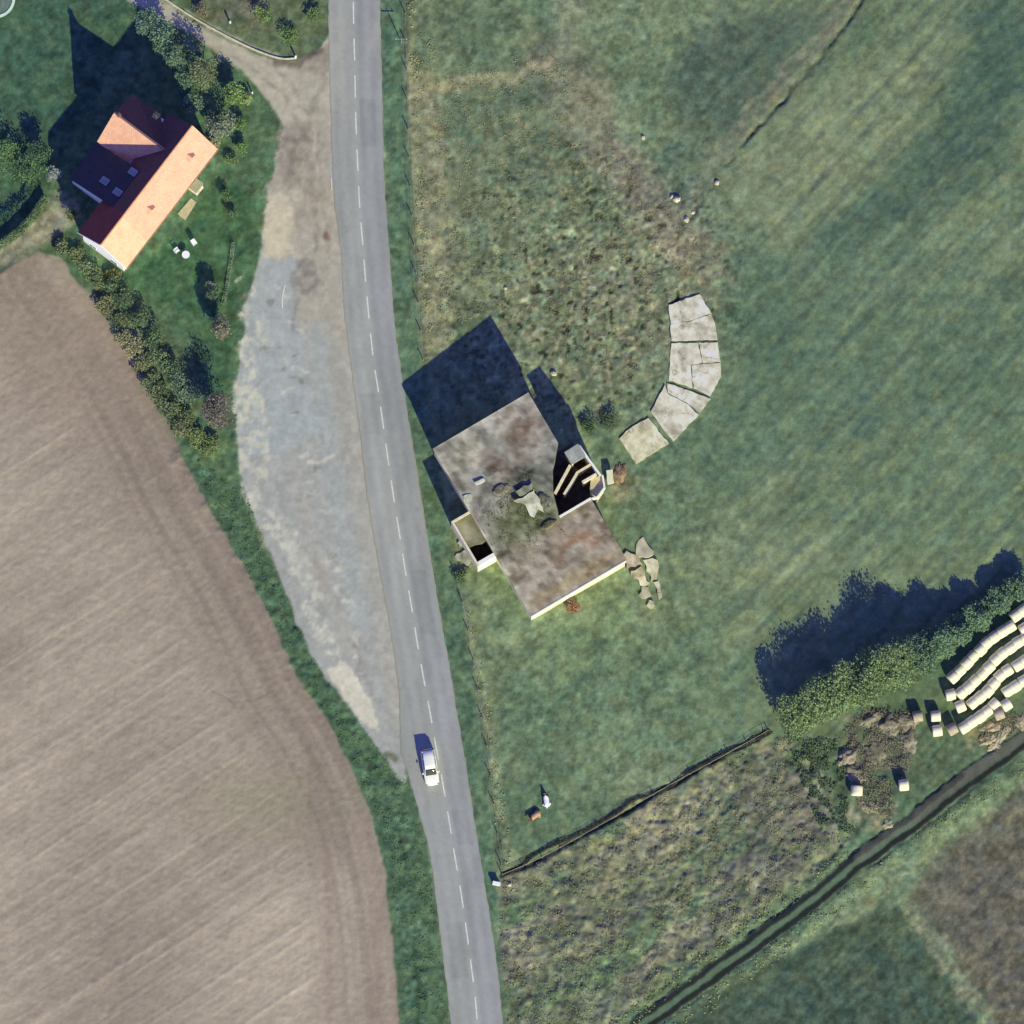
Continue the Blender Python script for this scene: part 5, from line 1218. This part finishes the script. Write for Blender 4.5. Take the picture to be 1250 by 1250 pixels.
# junction cabinet by the lower fence corner
t = thing('utility_cabinet', 'white utility box beside the road at the fence corner', 'cabinet', G(606, 1079), -.2)
bm = bmesh.new(); box(bm, -.42, .42, -.18, .18, .08, .7); bmesh.ops.bevel(bm, geom=bm.edges[:], offset=.02, segments=2); obj('body', bm, M_white, t)
bm = bmesh.new(); box(bm, -.46, .46, -.21, .21, .703, .75); obj('lid', bm, M_white, t)
bm = bmesh.new(); box(bm, -.5, .5, -.22, .22, -.2, .078); obj('base', bm, M_conc2, t)
bm = bmesh.new(); box(bm, -.38, .38, -.195, -.182, .12, .65); obj('door', bm, M_white, t)
mound('boulder', 'pale boulder just right of the white utility box', 'boulder', 622, 1080, .3, .25, .3, (168, 166, 146), (200, 198, 178), 0, 80, None, .2)
# slim pole with cross arm by the fence
t = thing('utility_pole', 'slim pole with short cross arm beside the road near the top', 'pole', G(490, 52))
bm = bmesh.new(); cyl(bm, (0, 0, -.3), (0, 0, 2.6), .07, .05, 10); obj('pole', bm, M_metal, t)
bm = bmesh.new(); box(bm, -.75, .75, -.04, .04, 2.35, 2.43); obj('cross_arm', bm, M_metal, t)
for s in (-.65, .65): bm = bmesh.new(); cyl(bm, (s, 0, 2.43), (s, 0, 2.58), .04, .03, 8); obj('insulator', bm, M_white, t)

# ------------------------------------------------------------------ car
carp = W(525, 937.5); cardir = (W(544, 1060)-W(525, 937)).normalized(); carz = crown_z(carp.x, carp.y)
hd_ = math.atan2(cardir.y, cardir.x)
car = thing('parked_car', 'white estate car driving down the road beside the dashed line', 'car', (carp.x, carp.y, carz), hd_)
car.name = 'car'
M_car = mat_noise('white_car_paint', (248, 248, 224), (250, 250, 228), 1, rough=.35, bump=0, spec=.15)
M_cglass = mat_noise('car_glass', (58, 62, 50), (66, 70, 58), 1, rough=.08, bump=0, spec=.5)
def loft(bm, secs):
    """secs: list of (x, [(y,z)...]) rings"""
    R_ = [[bm.verts.new((x, y, z)) for y, z in ring_] for x, ring_ in secs]; m = len(R_[0])
    for a, b in zip(R_[:-1], R_[1:]):
        for i in range(m): bm.faces.new((a[i], a[(i+1) % m], b[(i+1) % m], b[i]))
    bm.faces.new(R_[0][::-1]); bm.faces.new(R_[-1])
def csec(hw, zb, zs, zt, crown=.04):
    return [(-hw*.93, zb), (-hw, zb+.15), (-hw, zs-.12), (-hw*.97, zs), (-hw*.80, zt), (-hw*.4, zt+crown*.8), (0, zt+crown), (hw*.4, zt+crown*.8), (hw*.80, zt), (hw*.97, zs), (hw, zs-.12), (hw, zb+.15), (hw*.93, zb)]
bm = bmesh.new()
loft(bm, [(-2.25, csec(.72, .38, .72, .80)), (-2.18, csec(.82, .26, .84, .92)), (-1.9, csec(.88, .2, .92, .97)), (-1.0, csec(.90, .2, .93, .98)), (0.3, csec(.90, .2, .92, .97)),
          (.95, csec(.90, .2, .88, .95)), (1.6, csec(.88, .2, .80, .88)), (2.05, csec(.82, .24, .70, .78)), (2.25, csec(.66, .34, .58, .64))])
body = obj('body', bm, M_car, car, True)
m_ = body.modifiers.new('s', 'SUBSURF'); m_.levels = 2; m_.render_levels = 2
def gsec(hw, z0, hw2, z1): return [(-hw, z0), (-hw2, z1-.05), (-hw2*.85, z1), (0, z1+.03), (hw2*.85, z1), (hw2, z1-.05), (hw, z0)]
bm = bmesh.new(); loft(bm, [(-2.12, gsec(.74, .93, .66, 1.10)), (-1.80, gsec(.79, .95, .64, 1.43)), (-1.2, gsec(.80, .95, .66, 1.48)), (-.2, gsec(.80, .94, .66, 1.49)), (.28, gsec(.79, .93, .63, 1.44)), (1.02, gsec(.74, .92, .68, .97))])
gh = obj('greenhouse', bm, M_cglass, car, True)
bm = bmesh.new(); loft(bm, [(-1.98, [(y*1.02, z+.012) for y, z in gsec(.70, 1.22, .655, 1.24)][1:6]), (-1.80, [(y*1.02, z+.014) for y, z in gsec(.79, 1.3, .645, 1.43)][1:6]), (-1.2, [(y*1.02, z+.014) for y, z in gsec(.8, 1.3, .665, 1.48)][1:6]),
                            (-.2, [(y*1.02, z+.014) for y, z in gsec(.8, 1.3, .665, 1.49)][1:6]), (.30, [(y*1.02, z+.014) for y, z in gsec(.79, 1.3, .64, 1.44)][1:6])])
obj('roof', bm, M_car, car, True)
for xp in (-1.05, -.12):
    for s in (-1, 1):
        bm = bmesh.new(); cyl(bm, (xp, s*.80, .95), (xp, s*.665, 1.46), .03, .03, 6); obj('pillar', bm, M_car, car)
for s in (-1, 1):
    bm = bmesh.new(); cyl(bm, (1.0, s*.725, .95), (.28, s*.66, 1.42), .035, .035, 6); obj('pillar', bm, M_car, car)
    bm = bmesh.new(); cyl(bm, (-2.1, s*.72, .98), (-1.85, s*.66, 1.4), .05, .05, 6); obj('pillar', bm, M_car, car)
    bm = bmesh.new(); box(bm, .62, .82, s*.98-.09, s*.98+.09, .95, 1.08); bmesh.ops.bevel(bm, geom=bm.edges[:], offset=.03, segments=2); obj('mirror', bm, M_car, car)
    bm = bmesh.new(); box(bm, 1.98, 2.17, s*.62-.15, s*.62+.15, .60, .74); bmesh.ops.bevel(bm, geom=bm.edges[:], offset=.03, segments=2); obj('headlight', bm, M_sky_glass, car)
    bm = bmesh.new(); box(bm, -2.27, -2.12, s*.72-.09, s*.72+.09, .72, .95); bmesh.ops.bevel(bm, geom=bm.edges[:], offset=.02, segments=2); obj('tail_light', bm, mat_noise('red_lens', (150, 30, 28), (165, 36, 32), 2, rough=.3, bump=0), car)
    for xw in (-1.35, 1.38):
        t = bpy.data.objects.new('wheel', None); COL.objects.link(t); t.parent = car; t.location = (xw, s*.80, .31)
        bm = bmesh.new(); cyl(bm, (0, -.1, 0), (0, .1, 0), .31, .31, 24); bmesh.ops.bevel(bm, geom=[e for e in bm.edges if len(e.link_faces) == 2 and e.calc_face_angle() > 1], offset=.03, segments=2); obj('tyre', bm, M_dark, t)
        bm = bmesh.new(); cyl(bm, (0, s*.09, 0), (0, s*.112, 0), .20, .17, 16); obj('rim', bm, M_metal, t)

# ------------------------------------------------------------------ lying cattle
def skin_mesh(verts, edges, radii):
    me = bpy.data.meshes.new('tmp'); me.from_pydata(verts, edges, []); o = bpy.data.objects.new('tmp', me); COL.objects.link(o)
    s = o.modifiers.new('skin', 'SKIN'); sv = me.skin_vertices[0].data if me.skin_vertices else None
    if sv is None:
        b = bmesh.new(); b.from_mesh(me); b.verts.layers.skin.verify(); b.to_mesh(me); b.free(); sv = me.skin_vertices[0].data
    for i, r_ in enumerate(radii): sv[i].radius = r_ if isinstance(r_, tuple) else (r_, r_); sv[i].use_root = (i == 0)
    u = o.modifiers.new('sub', 'SUBSURF'); u.levels = 2; u.render_levels = 2
    bpy.context.view_layer.update(); dg = bpy.context.evaluated_depsgraph_get(); m = bpy.data.meshes.new_from_object(o.evaluated_get(dg))
    bpy.data.objects.remove(o); 
    for p in m.polygons: p.use_smooth = True
    return m
def cow(label, px, py, rz, mat_b, mat_h):
    t = thing('cow', label, 'cow', G(px, py), rz, None); t.scale = (.85, .95, .85)
    V_ = [(-.15, 0, .38), (-.55, 0, .40), (-.82, .02, .36), (.25, 0, .40), (.58, 0, .46), (.80, .02, .62), (.98, .06, .74), (1.14, .12, .66), (1.28, .18, .56),
          (.50, .24, .16), (.78, .30, .10), (.52, .34, .07), (.50, -.24, .16), (.80, -.28, .10), (.54, -.34, .07),
          (-.62, .28, .22), (-.30, .42, .14), (-.62, .48, .08), (-.38, .54, .06), (-.62, -.26, .22), (-.30, -.40, .16), (-.60, -.44, .08), (-.36, -.5, .06), (-.98, .04, .30), (-1.06, .14, .12)]
    E_ = [(0, 1), (1, 2), (0, 3), (3, 4), (4, 5), (5, 6), (6, 7), (7, 8), (4, 9), (9, 10), (10, 11), (4, 12), (12, 13), (13, 14), (1, 15), (15, 16), (16, 17), (17, 18), (1, 19), (19, 20), (20, 21), (21, 22), (2, 23), (23, 24)]
    Rr = [(.38, .34), (.36, .33), (.2, .2), (.36, .34), (.27, .30), (.17, .2), (.15, .15), (.11, .11), (.09, .08), .12, .07, .055, .12, .07, .055, .17, .12, .07, .05, .17, .12, .07, .05, .04, .03]
    me = skin_mesh(V_, E_, Rr); link('body', me, mat_b, t)
    bm = bmesh.new()
    for s in (-1, 1):
        h0 = Vector((1.0, .06, .80)); 
        hull_faces(bm, [h0+Vector((0, s*.10, 0)), h0+Vector((-.06, s*.20, .04)), h0+Vector((-.04, s*.30, 0)), h0+Vector((.02, s*.20, -.05)), h0+Vector((-.01, s*.2, .02))], [(0, 1, 4), (1, 2, 4), (2, 3, 4), (3, 0, 4), (0, 3, 2, 1)])
    obj('ears', bm, mat_h, t)
    for s in (-1, 1):
        bm = bmesh.new(); bmesh.ops.create_uvsphere(bm, u_segments=10, v_segments=6, radius=.022)
        for v in bm.verts: v.co += Vector((1.08, .10+s*.105, .72))
        obj('eye', bm, M_dark, t, True)
        bm = bmesh.new(); cyl(bm, (.98, .06+s*.07, .84), (1.0, .06+s*.17, .95), .025, .008, 6); obj('horn', bm, M_white, t)
M_cowW, tW, bW = new_mat('white_and_brown_hide')
def hide(m, c_body, c_head, thr):
    t = m.node_tree; N = t.nodes.new; K = t.links.new; b = t.nodes['Principled BSDF']; tc = N('ShaderNodeTexCoord'); sp = N('ShaderNodeSeparateXYZ'); K(tc.outputs['Object'], sp.inputs[0])
    no = N('ShaderNodeTexNoise'); no.inputs['Scale'].default_value = 2.5; K(tc.outputs['Object'], no.inputs['Vector'])
    ad = N('ShaderNodeMath'); ad.operation = 'ADD'; K(sp.outputs[0], ad.inputs[0]); K(no.outputs['Fac'], ad.inputs[1])
    gt = N('ShaderNodeMath'); gt.operation = 'GREATER_THAN'; gt.inputs[1].default_value = thr; K(ad.outputs[0], gt.inputs[0])
    mx = N('ShaderNodeMix'); mx.data_type = 'RGBA'; mx.inputs[6].default_value = (*alb(c_body), 1); mx.inputs[7].default_value = (*alb(c_head), 1)
    K(gt.outputs[0], mx.inputs[0]); K(mx.outputs[2], b.inputs['Base Color']); b.inputs['Roughness'].default_value = .85
hide(M_cowW, (248, 246, 238), (88, 60, 48), 1.15)
M_cowB, _, _ = new_mat('brown_hide'); hide(M_cowB, (176, 142, 116), (96, 62, 46), 1.0)
cow('white cow with dark brown head lying in the pasture', 667, 978, math.radians(98), M_cowW, M_cowB)
cow('light brown cow lying beside the white one', 653, 996, math.radians(215), M_cowB, M_cowB)

scene.cycles.max_bounces = 5
